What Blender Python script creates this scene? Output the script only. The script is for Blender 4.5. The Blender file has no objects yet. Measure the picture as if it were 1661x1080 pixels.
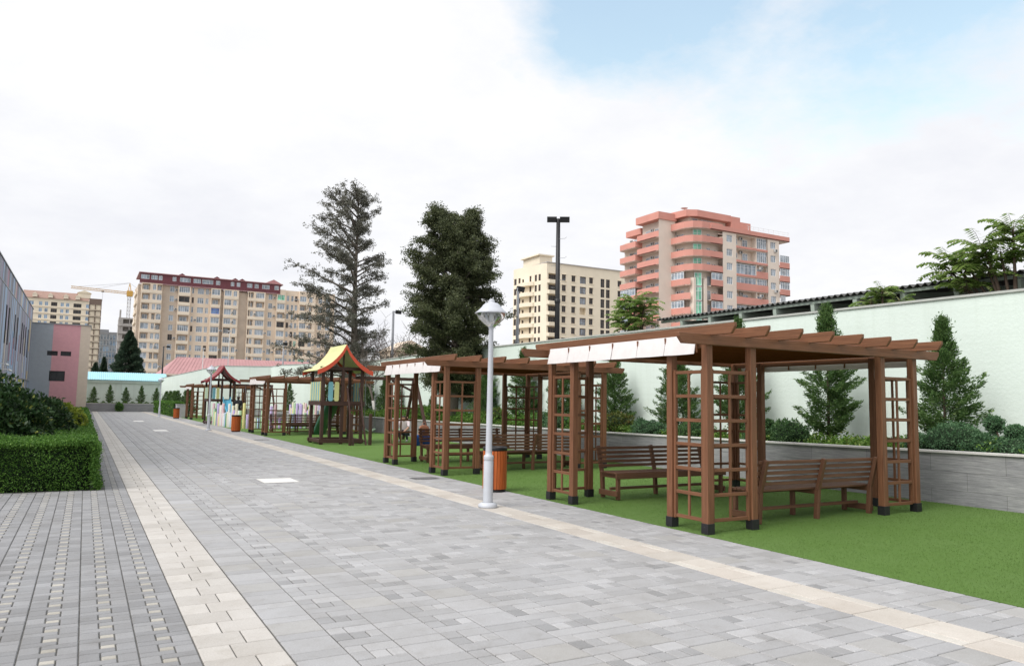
import bpy, math, random
import numpy as np
from mathutils import Vector, Matrix
random.seed(7); RNG=np.random.default_rng(7)
PI=math.pi
sc=bpy.context.scene
COL=sc.collection
# ------------------------------------------------------------------ helpers
class MB:
    def __init__(s): s.v=[];s.f=[];s.m=[];s.g=[];s.s=[]
    def add(s,vs,fs,mat=0,gr=None,smooth=False):
        o=len(s.v); s.v+= [tuple(v) for v in vs]
        s.g+= gr if gr else [tuple(v) for v in vs]
        for f in fs: s.f.append(tuple(i+o for i in f)); s.m.append(mat); s.s.append(smooth)
    def bar(s,p,q,w,h,up=(0,0,1),mat=0,t2=1.0):
        p=Vector(p);q=Vector(q);d=q-p;L=d.length;d=d/L;u=Vector(up)
        if abs(d.dot(u))>.98: u=Vector((0,1,0))
        r=d.cross(u).normalized();u=r.cross(d)
        vs=[];gr=[];o=random.random()*50
        for (c,l,k) in ((p,0,1),(q,L,t2)):
            for a,b in((-1,-1),(1,-1),(1,1),(-1,1)):
                vs.append(c+r*(a*w/2*k)+u*(b*h/2*k)); gr.append((l+o,a*w/2+o,b*h/2))
        s.add(vs,[(3,2,1,0),(4,5,6,7),(0,1,5,4),(1,2,6,5),(2,3,7,6),(3,0,4,7)],mat,gr)
    def box(s,a,b,mat=0):
        x0,y0,z0=a;x1,y1,z1=b
        s.add([(x0,y0,z0),(x1,y0,z0),(x1,y1,z0),(x0,y1,z0),(x0,y0,z1),(x1,y0,z1),(x1,y1,z1),(x0,y1,z1)],
              [(3,2,1,0),(4,5,6,7),(0,1,5,4),(1,2,6,5),(2,3,7,6),(3,0,4,7)],mat)
    def tube(s,pts,rad,n=8,mat=0,cap=True):
        pts=[Vector(p) for p in pts]
        if not hasattr(rad,'__len__'): rad=[rad]*len(pts)
        vs=[];gr=[];L=0;o=random.random()*20;r0=None
        for i,p in enumerate(pts):
            d=(pts[min(i+1,len(pts)-1)]-pts[max(i-1,0)]).normalized()
            if i: L+=(p-pts[i-1]).length
            if r0 is None:
                r0=d.cross(Vector((0,0,1)) if abs(d.z)<.9 else Vector((0,1,0))).normalized()
            r=(r0-d*r0.dot(d)).normalized();r0=r;u=r.cross(d)
            for k in range(n):
                a=2*PI*k/n; vs.append(p+(r*math.cos(a)+u*math.sin(a))*rad[i]); gr.append((L+o,math.cos(a)*rad[i]+o,math.sin(a)*rad[i]))
        fs=[(i*n+k,i*n+(k+1)%n,(i+1)*n+(k+1)%n,(i+1)*n+k) for i in range(len(pts)-1) for k in range(n)]
        s.add(vs,fs,mat,gr,True)
        if cap:
            o2=len(s.v)-len(vs); m=len(pts)-1
            s.f.append(tuple(o2+k for k in range(n-1,-1,-1)));s.m.append(mat);s.s.append(False)
            s.f.append(tuple(o2+m*n+k for k in range(n)));s.m.append(mat);s.s.append(False)
    def lathe(s,prof,c=(0,0,0),n=24,mat=0,smooth=True):
        vs=[];c=Vector(c)
        for r,z in prof:
            for k in range(n):
                a=2*PI*k/n; vs.append(c+Vector((r*math.cos(a),r*math.sin(a),z)))
        fs=[(i*n+k,i*n+(k+1)%n,(i+1)*n+(k+1)%n,(i+1)*n+k) for i in range(len(prof)-1) for k in range(n)]
        s.add(vs,fs,mat,None,smooth)
    def prism(s,outl,ext,mat=0):     # outline (list of 3D pts, planar) extruded by vector ext
        n=len(outl);e=Vector(ext);o=[Vector(p) for p in outl]
        s.add(o+[p+e for p in o],[tuple(range(n-1,-1,-1)),tuple(range(n,2*n))]+[(i,(i+1)%n,n+(i+1)%n,n+i) for i in range(n)],mat)
    def mesh(s,name,mats):
        me=bpy.data.meshes.new(name); me.from_pydata(s.v,[],s.f)
        for m in (mats if isinstance(mats,(list,tuple)) else [mats]): me.materials.append(m)
        me.polygons.foreach_set('material_index',s.m); me.polygons.foreach_set('use_smooth',s.s)
        at=me.attributes.new('gr','FLOAT_VECTOR','POINT'); at.data.foreach_set('vector',[c for g in s.g for c in g])
        me.update(); return me
    def build(s,name,mats,parent=None,bevel=0,loc=None):
        o=bpy.data.objects.new(name,s.mesh(name,mats)); COL.objects.link(o)
        if parent: o.parent=parent
        if loc: o.location=loc
        if bevel:
            b=o.modifiers.new('bevel','BEVEL');b.width=bevel;b.segments=1;b.limit_method='ANGLE';b.angle_limit=.6
        return o
def tag(o,label=None,cat=None,group=None,kind=None):
    if label:o['label']=label
    if cat:o['category']=cat
    if group:o['group']=group
    if kind:o['kind']=kind
    return o
def empty(name,loc,label,cat,group=None,rz=0):
    o=bpy.data.objects.new(name,None);COL.objects.link(o);o.location=loc;o.rotation_euler=(0,0,rz);o.empty_display_size=.2
    return tag(o,label,cat,group)
KIDS={}
def copy_tree(o,parent=None):
    c=o.copy();COL.objects.link(c)
    if parent:c.parent=parent
    for ch in [x for x in bpy.data.objects if x.parent==o]: copy_tree(ch,c)
    return c
def dup(o,loc,label,rz=None,scale=None):
    c=copy_tree(o);c.location=loc;c['label']=label
    if rz is not None:c.rotation_euler=(0,0,rz)
    if scale:c.scale=scale
    return c
def quads(name,V,rnd,mat,parent=None,nv=4):
    """V: (N,nv,3) array -> mesh of N separate faces with per-face random attribute"""
    N=len(V);me=bpy.data.meshes.new(name)
    me.vertices.add(N*nv);me.vertices.foreach_set('co',V.reshape(-1).astype(np.float32))
    me.loops.add(N*nv);me.loops.foreach_set('vertex_index',np.arange(N*nv,dtype=np.int32))
    me.polygons.add(N);me.polygons.foreach_set('loop_start',np.arange(0,N*nv,nv,dtype=np.int32))
    me.materials.append(mat);me.polygons.foreach_set('use_smooth',np.zeros(N,bool));me.update(calc_edges=True)
    a=me.attributes.new('rnd','FLOAT','FACE');a.data.foreach_set('value',rnd.astype(np.float32))
    o=bpy.data.objects.new(name,me);COL.objects.link(o)
    if parent:o.parent=parent
    return o
def leafverts(C,D,L,W,rng=RNG,up=.0):
    """diamond leaves: centre C, direction D, length L, width W"""
    N=len(C);D=D/np.maximum(np.linalg.norm(D,axis=1,keepdims=True),1e-6)
    R=rng.normal(size=(N,3));R[:,2]*=(1-up)
    S=np.cross(D,R);S/=np.maximum(np.linalg.norm(S,axis=1,keepdims=True),1e-6)
    L=np.asarray(L).reshape(-1,1)*np.ones((N,1));W=np.asarray(W).reshape(-1,1)*np.ones((N,1))
    a=C-D*L*.5;b=C+S*W*.5-D*L*.05;c=C+D*L*.5;d=C-S*W*.5-D*L*.05
    return np.stack([a,b,c,d],1)
# ------------------------------------------------------------------ materials
def newmat(name):
    m=bpy.data.materials.new(name);m.use_nodes=True;nt=m.node_tree;b=nt.nodes['Principled BSDF'];return m,nt,b
def N(nt,t,**k):
    n=nt.nodes.new(t)
    for a,v in k.items():
        if a in n.inputs: n.inputs[a].default_value=v
        else: setattr(n,a,v)
    return n
def L(nt,a,b): nt.links.new(a,b)
def mixc(nt,fac,a,b,mode='MIX'):
    n=nt.nodes.new('ShaderNodeMix');n.data_type='RGBA';n.blend_type=mode
    for i,x in ((0,fac),(6,a),(7,b)):
        if hasattr(x,'is_linked') or hasattr(x,'links'): nt.links.new(x,n.inputs[i])
        else: n.inputs[i].default_value=x if i==0 else ((*x,1) if len(x)==3 else x)
    return n.outputs[2]
def ramp(nt,x,lo,hi,a=0.,b=1.):
    n=N(nt,'ShaderNodeMapRange');n.inputs[1].default_value=lo;n.inputs[2].default_value=hi;n.inputs[3].default_value=a;n.inputs[4].default_value=b
    L(nt,x,n.inputs[0]);return n.outputs[0]
def noise(nt,vec,scale,detail=3,rough=.6):
    n=N(nt,'ShaderNodeTexNoise',Scale=scale,Detail=detail,Roughness=rough)
    if vec is not None:L(nt,vec,n.inputs['Vector'])
    return n.outputs['Fac']
def scaled(nt,vec,s):
    n=nt.nodes.new('ShaderNodeVectorMath');n.operation='MULTIPLY';n.inputs[1].default_value=s;L(nt,vec,n.inputs[0]);return n.outputs[0]
def bump(nt,b,h,strength,dist=.01):
    n=N(nt,'ShaderNodeBump',Strength=strength,Distance=dist);L(nt,h,n.inputs['Height']);L(nt,n.outputs[0],b.inputs['Normal'])
def pos(nt): return nt.nodes.new('ShaderNodeNewGeometry').outputs['Position']
def obj(nt): return nt.nodes.new('ShaderNodeTexCoord').outputs['Object']
def attr(nt,name,out='Fac'):
    n=N(nt,'ShaderNodeAttribute');n.attribute_name=name;return n.outputs[out]
def plain(name,col,rough=.6,var=.15,scale=4,bs=0,bscale=60,metal=0,spec=None,coords='p'):
    m,nt,b=newmat(name);v=pos(nt) if coords=='p' else obj(nt)
    n1=noise(nt,v,scale,4)
    c=mixc(nt,ramp(nt,n1,.3,.7),[x*(1-var) for x in col],[min(1,x*(1+var)) for x in col]);L(nt,c,b.inputs['Base Color'])
    b.inputs['Roughness'].default_value=rough;b.inputs['Metallic'].default_value=metal
    if spec is not None:b.inputs['Specular IOR Level'].default_value=spec
    if bs: bump(nt,b,noise(nt,v,bscale,3),bs)
    return m
def wood(name,c1,c2,rough=.55):
    m,nt,b=newmat(name);g=attr(nt,'gr','Vector')
    s=scaled(nt,g,(1.2,28,28));n1=noise(nt,s,1.6,4,.65)
    n2=noise(nt,scaled(nt,g,(.5,2,2)),1.3,2);n3=noise(nt,scaled(nt,g,(5,12,12)),1.5,3)
    c=mixc(nt,ramp(nt,n1,.3,.72),c1,c2)
    c=mixc(nt,ramp(nt,n2,.35,.65,0,.55),c,[x*.62 for x in c2])
    c=mixc(nt,ramp(nt,n3,.66,.78,0,.45),c,[x*.35 for x in c1])
    L(nt,c,b.inputs['Base Color']);b.inputs['Roughness'].default_value=rough;b.inputs['Specular IOR Level'].default_value=.35
    bump(nt,b,n1,.5,.005);return m
def leafmat(name,dark,light,tip=None,trans=.25,rough=.5):
    m,nt,b=newmat(name);r=attr(nt,'rnd')
    c=mixc(nt,r,dark,light)
    if tip: c=mixc(nt,ramp(nt,r,.86,.97),c,tip)
    n=noise(nt,pos(nt),1.7,2);c=mixc(nt,ramp(nt,n,.35,.7,0,.4),c,[x*.7 for x in dark])
    L(nt,c,b.inputs['Base Color']);b.inputs['Roughness'].default_value=rough;b.inputs['Specular IOR Level'].default_value=.25
    t=N(nt,'ShaderNodeBsdfTranslucent');L(nt,c,t.inputs['Color'])
    mx=N(nt,'ShaderNodeMixShader');mx.inputs[0].default_value=trans
    L(nt,b.outputs[0],mx.inputs[1]);L(nt,t.outputs[0],mx.inputs[2])
    L(nt,mx.outputs[0],nt.nodes['Material Output'].inputs['Surface']);return m
def glassm(name,col,rough=.08,sp=.7):
    m,nt,b=newmat(name);n=noise(nt,scaled(nt,pos(nt),(1,1,.6)),.55,2)
    c=mixc(nt,ramp(nt,n,.4,.6),col,[x*.45 for x in col]);L(nt,c,b.inputs['Base Color'])
    b.inputs['Roughness'].default_value=rough;b.inputs['Specular IOR Level'].default_value=sp;return m
def tilemat():
    m,nt,b=newmat('paver');v=pos(nt);t=attr(nt,'tint','Color')
    n1=noise(nt,v,1.1,5,.65);n2=noise(nt,v,90,3,.7);n3=noise(nt,v,7,4)
    c=mixc(nt,ramp(nt,n1,.35,.7,0,.8),t,(.80,.785,.76),'MULTIPLY')
    n4=noise(nt,v,2.7,6,.7);c=mixc(nt,ramp(nt,n4,.58,.72,0,.5),c,(.72,.70,.66),'MULTIPLY')
    c=mixc(nt,ramp(nt,n2,.3,.75,0,.7),c,(.68,.68,.68),'MULTIPLY')
    c=mixc(nt,ramp(nt,n3,.5,.75,0,.5),c,(.85,.83,.8),'MULTIPLY')
    L(nt,c,b.inputs['Base Color']);b.inputs['Roughness'].default_value=.78;b.inputs['Specular IOR Level'].default_value=.3
    bump(nt,b,n2,.5,.003);return m
M={}
M['wood']=wood('stained_wood',(.115,.047,.023),(.26,.118,.060))
M['wood_ceiling']=wood('stained_boards',(.12,.036,.015),(.19,.062,.025),.95);M['wood_ceiling'].node_tree.nodes['Principled BSDF'].inputs['Specular IOR Level'].default_value=0
M['bench']=wood('bench_wood',(.10,.045,.026),(.20,.096,.055))
M['darkwood']=wood('dark_play_wood',(.05,.026,.02),(.10,.05,.038))
M['binwood']=wood('orange_slats',(.36,.075,.014),(.62,.16,.04),.45)
M['black']=plain('black_metal',(.012,.012,.014),.5)
M['canvas']=plain('white_canvas',(.69,.655,.64),.85,.05,6,.3,14)
M['lamp']=plain('grey_lamp_paint',(.50,.52,.56),.45,.05)
M['tile']=tilemat()
M['joint']=plain('joint_sand',(.11,.108,.10),.95,.3,9)
M['mint']=plain('mint_render',(.705,.79,.73),.9,.035,.6,.5,18)
nt_=M['mint'].node_tree;b_=nt_.nodes['Principled BSDF'];old=b_.inputs['Base Color'].links[0].from_socket
sn=noise(nt_,scaled(nt_,pos(nt_),(1.3,1.3,.12)),2.2,5,.65);hn=noise(nt_,scaled(nt_,pos(nt_),(.25,.25,9)),1.6,4,.6)
cc_=mixc(nt_,ramp(nt_,sn,.52,.75,0,.45),old,(.80,.81,.77),'MULTIPLY');cc_=mixc(nt_,ramp(nt_,hn,.45,.7,0,.35),cc_,(.90,.91,.89),'MULTIPLY');L(nt_,cc_,b_.inputs['Base Color'])
M['minttrim']=plain('mint_trim',(.66,.76,.70),.8,.04)
M['coping']=plain('wall_coping',(.44,.45,.42),.7,.1)
M['skirt']=plain('wall_skirting',(.46,.45,.46),.8,.08,3)
def stonemat():
    m,nt,b=newmat('grey_stone_cladding');v=pos(nt)
    n1=noise(nt,scaled(nt,v,(1,2.0,34)),1.5,7,.75);n2=noise(nt,v,1.3,3)
    c=mixc(nt,ramp(nt,n1,.34,.68),(.20,.20,.21),(.42,.415,.42))
    c=mixc(nt,ramp(nt,n2,.4,.7,0,.4),c,(.20,.20,.21))
    sep=N(nt,'ShaderNodeSeparateXYZ');L(nt,v,sep.inputs[0])
    cb=N(nt,'ShaderNodeCombineXYZ');L(nt,sep.outputs[1],cb.inputs[0]);L(nt,sep.outputs[2],cb.inputs[1])
    br=N(nt,'ShaderNodeTexBrick');br.inputs['Scale'].default_value=1;br.inputs['Brick Width'].default_value=1.2;br.inputs['Row Height'].default_value=.3
    br.inputs['Mortar Size'].default_value=.004;br.inputs['Color1'].default_value=(1,1,1,1);br.inputs['Color2'].default_value=(.86,.86,.88,1);br.inputs['Mortar'].default_value=(.55,.55,.55,1)
    L(nt,cb.outputs[0],br.inputs['Vector']);c=mixc(nt,1.,c,br.outputs['Color'],'MULTIPLY')
    L(nt,c,b.inputs['Base Color']);b.inputs['Roughness'].default_value=.7;bump(nt,b,n1,.4,.01);return m
M['stone']=stonemat()
M['stonecap']=plain('planter_cap',(.62,.60,.58),.7,.08)
M['soil']=plain('planter_soil',(.12,.085,.055),.95,.3,8,.6,20)
def turfmat():
    m,nt,b=newmat('artificial_turf');v=pos(nt)
    n1=noise(nt,v,220,2,.7);n2=noise(nt,v,.8,4);n3=noise(nt,v,22,3,.7)
    c=mixc(nt,ramp(nt,n1,.3,.7),(.10,.18,.04),(.13,.23,.056))
    c=mixc(nt,ramp(nt,n2,.4,.65,0,.55),c,(.135,.225,.065));c=mixc(nt,ramp(nt,n3,.4,.7,0,.15),c,(.07,.15,.03))
    L(nt,c,b.inputs['Base Color']);b.inputs['Roughness'].default_value=.85;b.inputs['Specular IOR Level'].default_value=.15;bump(nt,b,n1,.8,.012);return m
M['turf']=turfmat()
M['blade']=leafmat('turf_blade',(.115,.20,.046),(.147,.243,.061),None,.3,.6)
M['ground']=plain('earth_and_asphalt',(.19,.185,.17),.95,.2,.3)
M['greybark']=wood('grey_bark',(.09,.075,.06),(.21,.18,.15),.9)
M['bark']=wood('brown_bark',(.06,.042,.03),(.14,.10,.075),.9)
M['whitebark']=plain('limewashed_bark',(.6,.58,.55),.9,.25,14)
M['hedge']=leafmat('hedge_leaf',(.05,.135,.022),(.18,.34,.06),(.28,.45,.11),.35)
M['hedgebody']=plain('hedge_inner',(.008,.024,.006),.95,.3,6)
M['darkleaf']=leafmat('dark_glossy_leaf',(.018,.045,.018),(.075,.14,.045),(.42,.46,.12),.2,.32)
M['yellowleaf']=leafmat('yellow_green_leaf',(.14,.20,.02),(.40,.44,.06),(.55,.55,.12))
M['cypress']=leafmat('cypress_spray',(.055,.12,.038),(.19,.30,.095),(.30,.41,.15),.35)
M['conifer']=leafmat('conifer_needles_olive',(.115,.118,.095),(.245,.24,.19),(.31,.30,.245),.3)
M['conifer2']=leafmat('conifer_needles_dark',(.055,.072,.035),(.18,.20,.095),(.26,.28,.13),.3)
M['conifer3']=leafmat('distant_cedar_needles',(.03,.06,.04),(.10,.145,.085),None,.15)
M['brownleaf']=leafmat('dry_twigs',(.09,.055,.045),(.2,.13,.11),None,.1)
M['ground_cover']=leafmat('fresh_groundcover',(.05,.13,.02),(.21,.35,.06),(.35,.42,.12))
M['juniper']=leafmat('blue_green_juniper',(.055,.13,.06),(.18,.32,.155),(.28,.42,.23))
M['roundshrub']=leafmat('rounded_shrub_leaf',(.045,.11,.04),(.15,.26,.09),(.23,.33,.15))
M['redshrub']=leafmat('reddish_shrub_leaf',(.07,.09,.02),(.18,.22,.05),(.34,.14,.07))
M['ailanthus']=leafmat('pinnate_leaf',(.14,.25,.05),(.34,.44,.14),(.56,.60,.30),.45)
M['glass']=glassm('window_glass',(.36,.43,.50));M['glassdark']=glassm('dark_glass',(.05,.053,.056),.15,.3)
M['glassblue']=glassm('blue_glass',(.25,.40,.58));M['glassgreen']=glassm('green_glass',(.25,.72,.48))
M['frame']=plain('white_frame',(.78,.79,.80),.5,.04);M['frame_brown']=plain('brown_frame',(.17,.12,.095),.6,.1)
M['frame_blue']=plain('blue_frame',(.08,.14,.65),.5,.05)
M['beige']=plain('beige_render',(.72,.60,.475),.9,.10,.25)
M['beigelight']=plain('beige_render_light',(.77,.67,.54),.9,.08,.3)
M['beigedark']=plain('beige_render_dark',(.55,.46,.37),.9,.12,.3)  # darker beige for the set-back spans, one flush span and the core
M['maroon']=plain('maroon_roof',(.14,.035,.045),.6,.12,.6)
M['roofred']=plain('red_metal_roof',(.42,.22,.22),.6,.08,.5);M['redwall']=plain('red_wall',(.42,.09,.08),.8,.08)
M['creamstone']=plain('cream_stone',(.80,.71,.56),.85,.05,.3)
M['rose']=plain('coral_render',(.61,.28,.225),.85,.08,.3);M['rosebeige']=plain('pale_peach_render',(.74,.64,.55),.9,.06,.3)
M['white']=plain('white_render',(.78,.77,.76),.85,.06)
M['brownroof']=plain('brown_tile_roof',(.34,.22,.18),.8,.1,.8)
M['concrete']=plain('concrete',(.42,.40,.38),.9,.15,.5);M['metalgrey']=plain('grey_steel',(.28,.29,.31),.5,.1)
M['craneyellow']=plain('crane_paint',(.62,.36,.08),.6,.1)
M['blueroof']=plain('blue_sheet_roof',(.33,.60,.68),.6,.05,1)
M['corr']=plain('fibre_cement_sheet',(.10,.10,.095),.85,.25,3)
M['shedwood']=plain('dark_shed_wall',(.055,.05,.045),.9,.2);M['beammint']=plain('painted_beam_mint',(.36,.42,.36),.75,.1,2)
M['ac']=plain('ac_unit',(.5,.5,.49),.6,.1);M['acd']=plain('ac_fan',(.08,.08,.08),.6,.1)
def flat(name,c,r=.6,**k): return plain(name,c,r,.05,3,**k)
M['c_grey']=flat('panel_grey',(.27,.29,.34));M['c_grey2']=flat('panel_mid_grey',(.17,.18,.23));M['c_blue']=flat('panel_pale_blue',(.31,.43,.60))
M['c_lilac']=flat('panel_lilac',(.30,.28,.38));M['c_pink']=flat('panel_pink',(.40,.22,.27));M['c_cream']=flat('panel_cream',(.52,.48,.42));M['c_yellow']=flat('panel_yellow',(.55,.45,.18))
M['pinkwall']=flat('pink_render',(.60,.31,.34),.85);M['greywall']=flat('blue_grey_render',(.33,.36,.40),.85);M['sandwall']=flat('sand_render',(.60,.50,.41),.85)
M['slidegreen']=flat('green_plastic',(.02,.11,.07),.3);M['slideblue']=flat('blue_plastic',(.12,.42,.58),.3)
M['roofyellow']=flat('yellow_green_boards',(.62,.63,.30),.6);M['trimred']=flat('orange_red_trim',(.62,.08,.035),.5);M['roofmaroon']=flat('dark_red_boards',(.28,.035,.04),.5)
M['p_yellow']=flat('pastel_yellow',(.66,.64,.28),.55);M['p_blue']=flat('pastel_teal',(.20,.45,.52),.55)
PASTEL=[flat('post_'+n,c,.6) for n,c in dict(white=(.72,.72,.68),cream=(.70,.66,.50),lilac=(.50,.40,.66),pink=(.66,.45,.48),yellow=(.66,.62,.25),pale_green=(.42,.60,.40),green=(.10,.28,.11),pale_blue=(.42,.55,.72)).items()]
M['skin']=flat('skin',(.48,.27,.19),.6);M['hair']=flat('dark_hair',(.02,.015,.012),.5);M['shirt']=flat('pale_pink_shirt',(.72,.62,.64),.85);M['trouser']=flat('dark_trousers',(.03,.035,.05),.85)
M['blackcloth']=flat('black_cloth',(.014,.014,.018),.9);M['shoe']=flat('grey_shoe',(.3,.3,.3),.6)
M['bagblue']=flat('blue_cloth',(.035,.17,.62),.7);M['bagpeach']=flat('peach_cloth',(.72,.32,.19),.8);M['coverlight']=flat('pale_concrete_cover',(.68,.67,.64),.7);M['grate']=flat('iron_grate',(.10,.10,.10),.6)
def clearglass():
    m,nt,b=newmat('clear_lamp_bowl');b.inputs['Base Color'].default_value=(.9,.93,.95,1);b.inputs['Roughness'].default_value=.03
    t=N(nt,'ShaderNodeBsdfTransparent');t.inputs[0].default_value=(.9,.92,.93,1);g=N(nt,'ShaderNodeBsdfGlossy');g.inputs['Roughness'].default_value=.05
    f=N(nt,'ShaderNodeFresnel');mx=N(nt,'ShaderNodeMixShader');a=ramp(nt,f.outputs[0],0,1,.08,.8);L(nt,a,mx.inputs[0]);L(nt,t.outputs[0],mx.inputs[1]);L(nt,g.outputs[0],mx.inputs[2])
    L(nt,mx.outputs[0],nt.nodes['Material Output'].inputs['Surface']);return m
M['bowl']=clearglass()
# ------------------------------------------------------------------ ground, paving, turf
def turf_z(x): return max(0,(x-6.83)*.012)
g=MB();g.box((-900,-400,-.6),(1100,1300,-.035));tag(g.build('ground',M['ground']),'flat earth and asphalt ground reaching to the horizon behind the walls','ground',kind='structure')
g=MB();g.box((-8,-6,-.034),(6.83,91.9,-.009));tag(g.build('paving_bed',M['joint']),'dark sand joints beneath the grey paving blocks','paving bed',kind='structure')
T=[]
def tint(base,v=.05):
    k=1+random.uniform(-v,v)*1.25;return (base[0]*k,base[1]*k,base[2]*k)
def tile(x0,x1,y0,y1,c,v=.06):
    if x1-x0>.02 and y1-y0>.02: T.append((x0,x1,y0,y1,*tint(c,v)))
G1=(.405,.405,.412);GL=(.435,.435,.443);GD=(.355,.356,.363);GW=(.412,.407,.40)
def cell_big(x,y,w,flip):
    b=random.choice((G1,G1,GW,GL));
    if flip: tile(x,x+w,y,y+.29,b,.05);tile(x,x+w,y+.29,y+.43,G1,.08)
    else: tile(x,x+w,y+.14,y+.43,b,.05);tile(x,x+w,y,y+.14,G1,.08)
def cell_mix(x,y,w):
    k=w/.33
    tile(x,x+w,y,y+.14,G1,.09)
    tile(x,x+.12*k,y+.14,y+.29,GD,.14);tile(x,x+.12*k,y+.29,y+.43,G1,.1)
    tile(x+.12*k,x+w,y+.28,y+.43,GL,.08);tile(x+.12*k,x+.23*k,y+.14,y+.28,G1,.16);tile(x+.23*k,x+w,y+.14,y+.28,G1,.16)
def field(xa,xb,nc,y0,y1,chk=.5):
    w=(xb-xa)/nc
    for i in range(nc):
        y=y0+(.0 if i%2==0 else .0);j=0
        while y<y1:
            x=xa+i*w
            if (i+ (j if x>3.1 else 0))%2==0: cell_big(x,y,w,True)
            else: cell_mix(x,y,w)
            y+=.43;j+=1
field(1.222,5.34,12,-1.9,91.7);field(5.815,6.815,3,-1.9,91.7)
LB=(.57,.545,.512);RB=(.58,.54,.49)
y=-2;j=0
while y<91.6:
    a=.20 if j%2 else .31
    tile(.722,.722+a,y,y+.283,LB if a<.3 else (.535,.51,.478),.05);tile(.722+a,1.217,y,y+.283,LB if a>.3 else (.535,.51,.478),.05);y+=.283;j+=1
y=-2;j=0
while y<91.6:
    if j%3==0: tile(5.345,5.46,y,y+.43,(.62,.59,.54),.03);tile(5.46,5.81,y,y+.43,RB,.05)
    elif j%3==1: tile(5.345,5.81,y,y+.43,RB,.06)
    else: tile(5.345,5.68,y,y+.43,(.56,.515,.465),.06);tile(5.68,5.81,y,y+.43,(.61,.575,.525),.04)
    y+=.43;j+=1
FG=(.305,.307,.316);FC=(.46,.44,.395)
def pin(x,y,p=.24):
    a,b=.12,.21;u=p
    tile(x,x+b,y,y+.085,FG,.1);tile(x,x+a,y+.085,y+u,FG,.12);tile(x+a,x+.33,y+.155,y+u,FG,.08);tile(x+b,x+.33,y,y+.155,FG,.12);tile(x+a,x+b,y+.085,y+.155,FC,.08)
for i in range(-24,2):
    x=.06+.33*i;y1=14.9 if x<.2 else 91
    y=-1.9+(.03*(i%3))
    while y<y1: pin(x,y);y+=.24
T=np.array(T);n=len(T);gp=.0085;bv=.005
x0,x1,y0,y1=T[:,0]+gp/2,T[:,1]-gp/2,T[:,2]+gp/2,T[:,3]-gp/2
zt=RNG.uniform(-.0012,.0012,n);zb=np.full(n,-.014)
def P(x,y,z): return np.stack([x,y,z],1)
vv=np.stack([P(x0,y0,zb),P(x1,y0,zb),P(x1,y1,zb),P(x0,y1,zb),P(x0,y0,zt-bv),P(x1,y0,zt-bv),P(x1,y1,zt-bv),P(x0,y1,zt-bv),
   P(x0+bv,y0+bv,zt),P(x1-bv,y0+bv,zt),P(x1-bv,y1-bv,zt),P(x0+bv,y1-bv,zt)],1)
fb=np.array([[0,1,5,4],[1,2,6,5],[2,3,7,6],[3,0,4,7],[4,5,9,8],[5,6,10,9],[6,7,11,10],[7,4,8,11],[8,9,10,11]])
F=(fb[None]+12*np.arange(n)[:,None,None]).reshape(-1,4)
me=bpy.data.meshes.new('paving');me.vertices.add(n*12);me.vertices.foreach_set('co',vv.reshape(-1).astype(np.float32))
me.loops.add(len(F)*4);me.loops.foreach_set('vertex_index',F.reshape(-1).astype(np.int32));me.polygons.add(len(F));me.polygons.foreach_set('loop_start',np.arange(0,len(F)*4,4,dtype=np.int32))
me.materials.append(M['tile']);me.polygons.foreach_set('use_smooth',np.zeros(len(F),bool));me.update(calc_edges=True)
a=me.attributes.new('tint','FLOAT_COLOR','FACE');cc=np.ones((n,4),np.float32);cc[:,:3]=T[:,4:7];a.data.foreach_set('color',np.repeat(cc,9,0).reshape(-1))
o=bpy.data.objects.new('paving',me);COL.objects.link(o);tag(o,'grey block paving with two pale stone bands running away from the camera','paving',kind='structure')
g=MB();g.add([(6.83,-6,.002),(12.66,-6,.072),(12.66,92,.072),(6.83,92,.002),(6.83,-6,-.03),(6.83,92,-.03)],[(0,1,2,3),(4,0,3,5)]);tag(g.build('turf',M['turf']),'bright green artificial turf under the pergolas','turf',kind='structure')
nb=150000;bx=RNG.uniform(6.835,12.6,nb);by=1.2+RNG.uniform(0,1,nb)**1.6*19;C=np.stack([bx,by,(bx-6.83)*.012+.010],1)
D=RNG.normal(size=(nb,3))*.55;D[:,2]=1
o=quads('grass_blades',leafverts(C,D,RNG.uniform(.014,.024,nb),.004),RNG.uniform(0,1,nb),M['blade']);tag(o,'short green plastic grass fibres of the turf','grass',kind='stuff')
# covers and drains
def cover(x,y,w,d,label):
    t=empty('utility_cover',(x,y,0),label,'manhole cover','pale covers set in the paving')
    g=MB();g.box((-w/2,-d/2,-.008),(w/2,d/2,.005));g.build('plate',M['coverlight'],t)
    g=MB();
    for s in(-1,1):g.box((-w/2-.015,s*(d/2+.0085)-.0075,-.008),(w/2+.015,s*(d/2+.0085)+.0075,.003))
    for s in(-1,1):g.box((s*(w/2+.0085)-.0075,-d/2,-.008),(s*(w/2+.0085)+.0075,d/2,.003))
    g.build('rim',M['concrete'],t)
cover(3.42,15.5,.66,.8,'pale square cover in the paving level with the second lamp post from far');cover(3.27,40.4,.6,1.6,'pale cover in the middle distance of the paving');cover(3.18,56,.6,2.0,'pale cover farthest away in the paving')
sc_lab=['nearest pale rectangular cover lying in the open grey paving','middle pale cover in the paving beyond the nearest one','farthest pale cover in the paving near the far planter']
for o,l in zip([o for o in COL.objects if o.name.startswith('utility_cover')],sc_lab):o['label']=l
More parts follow.
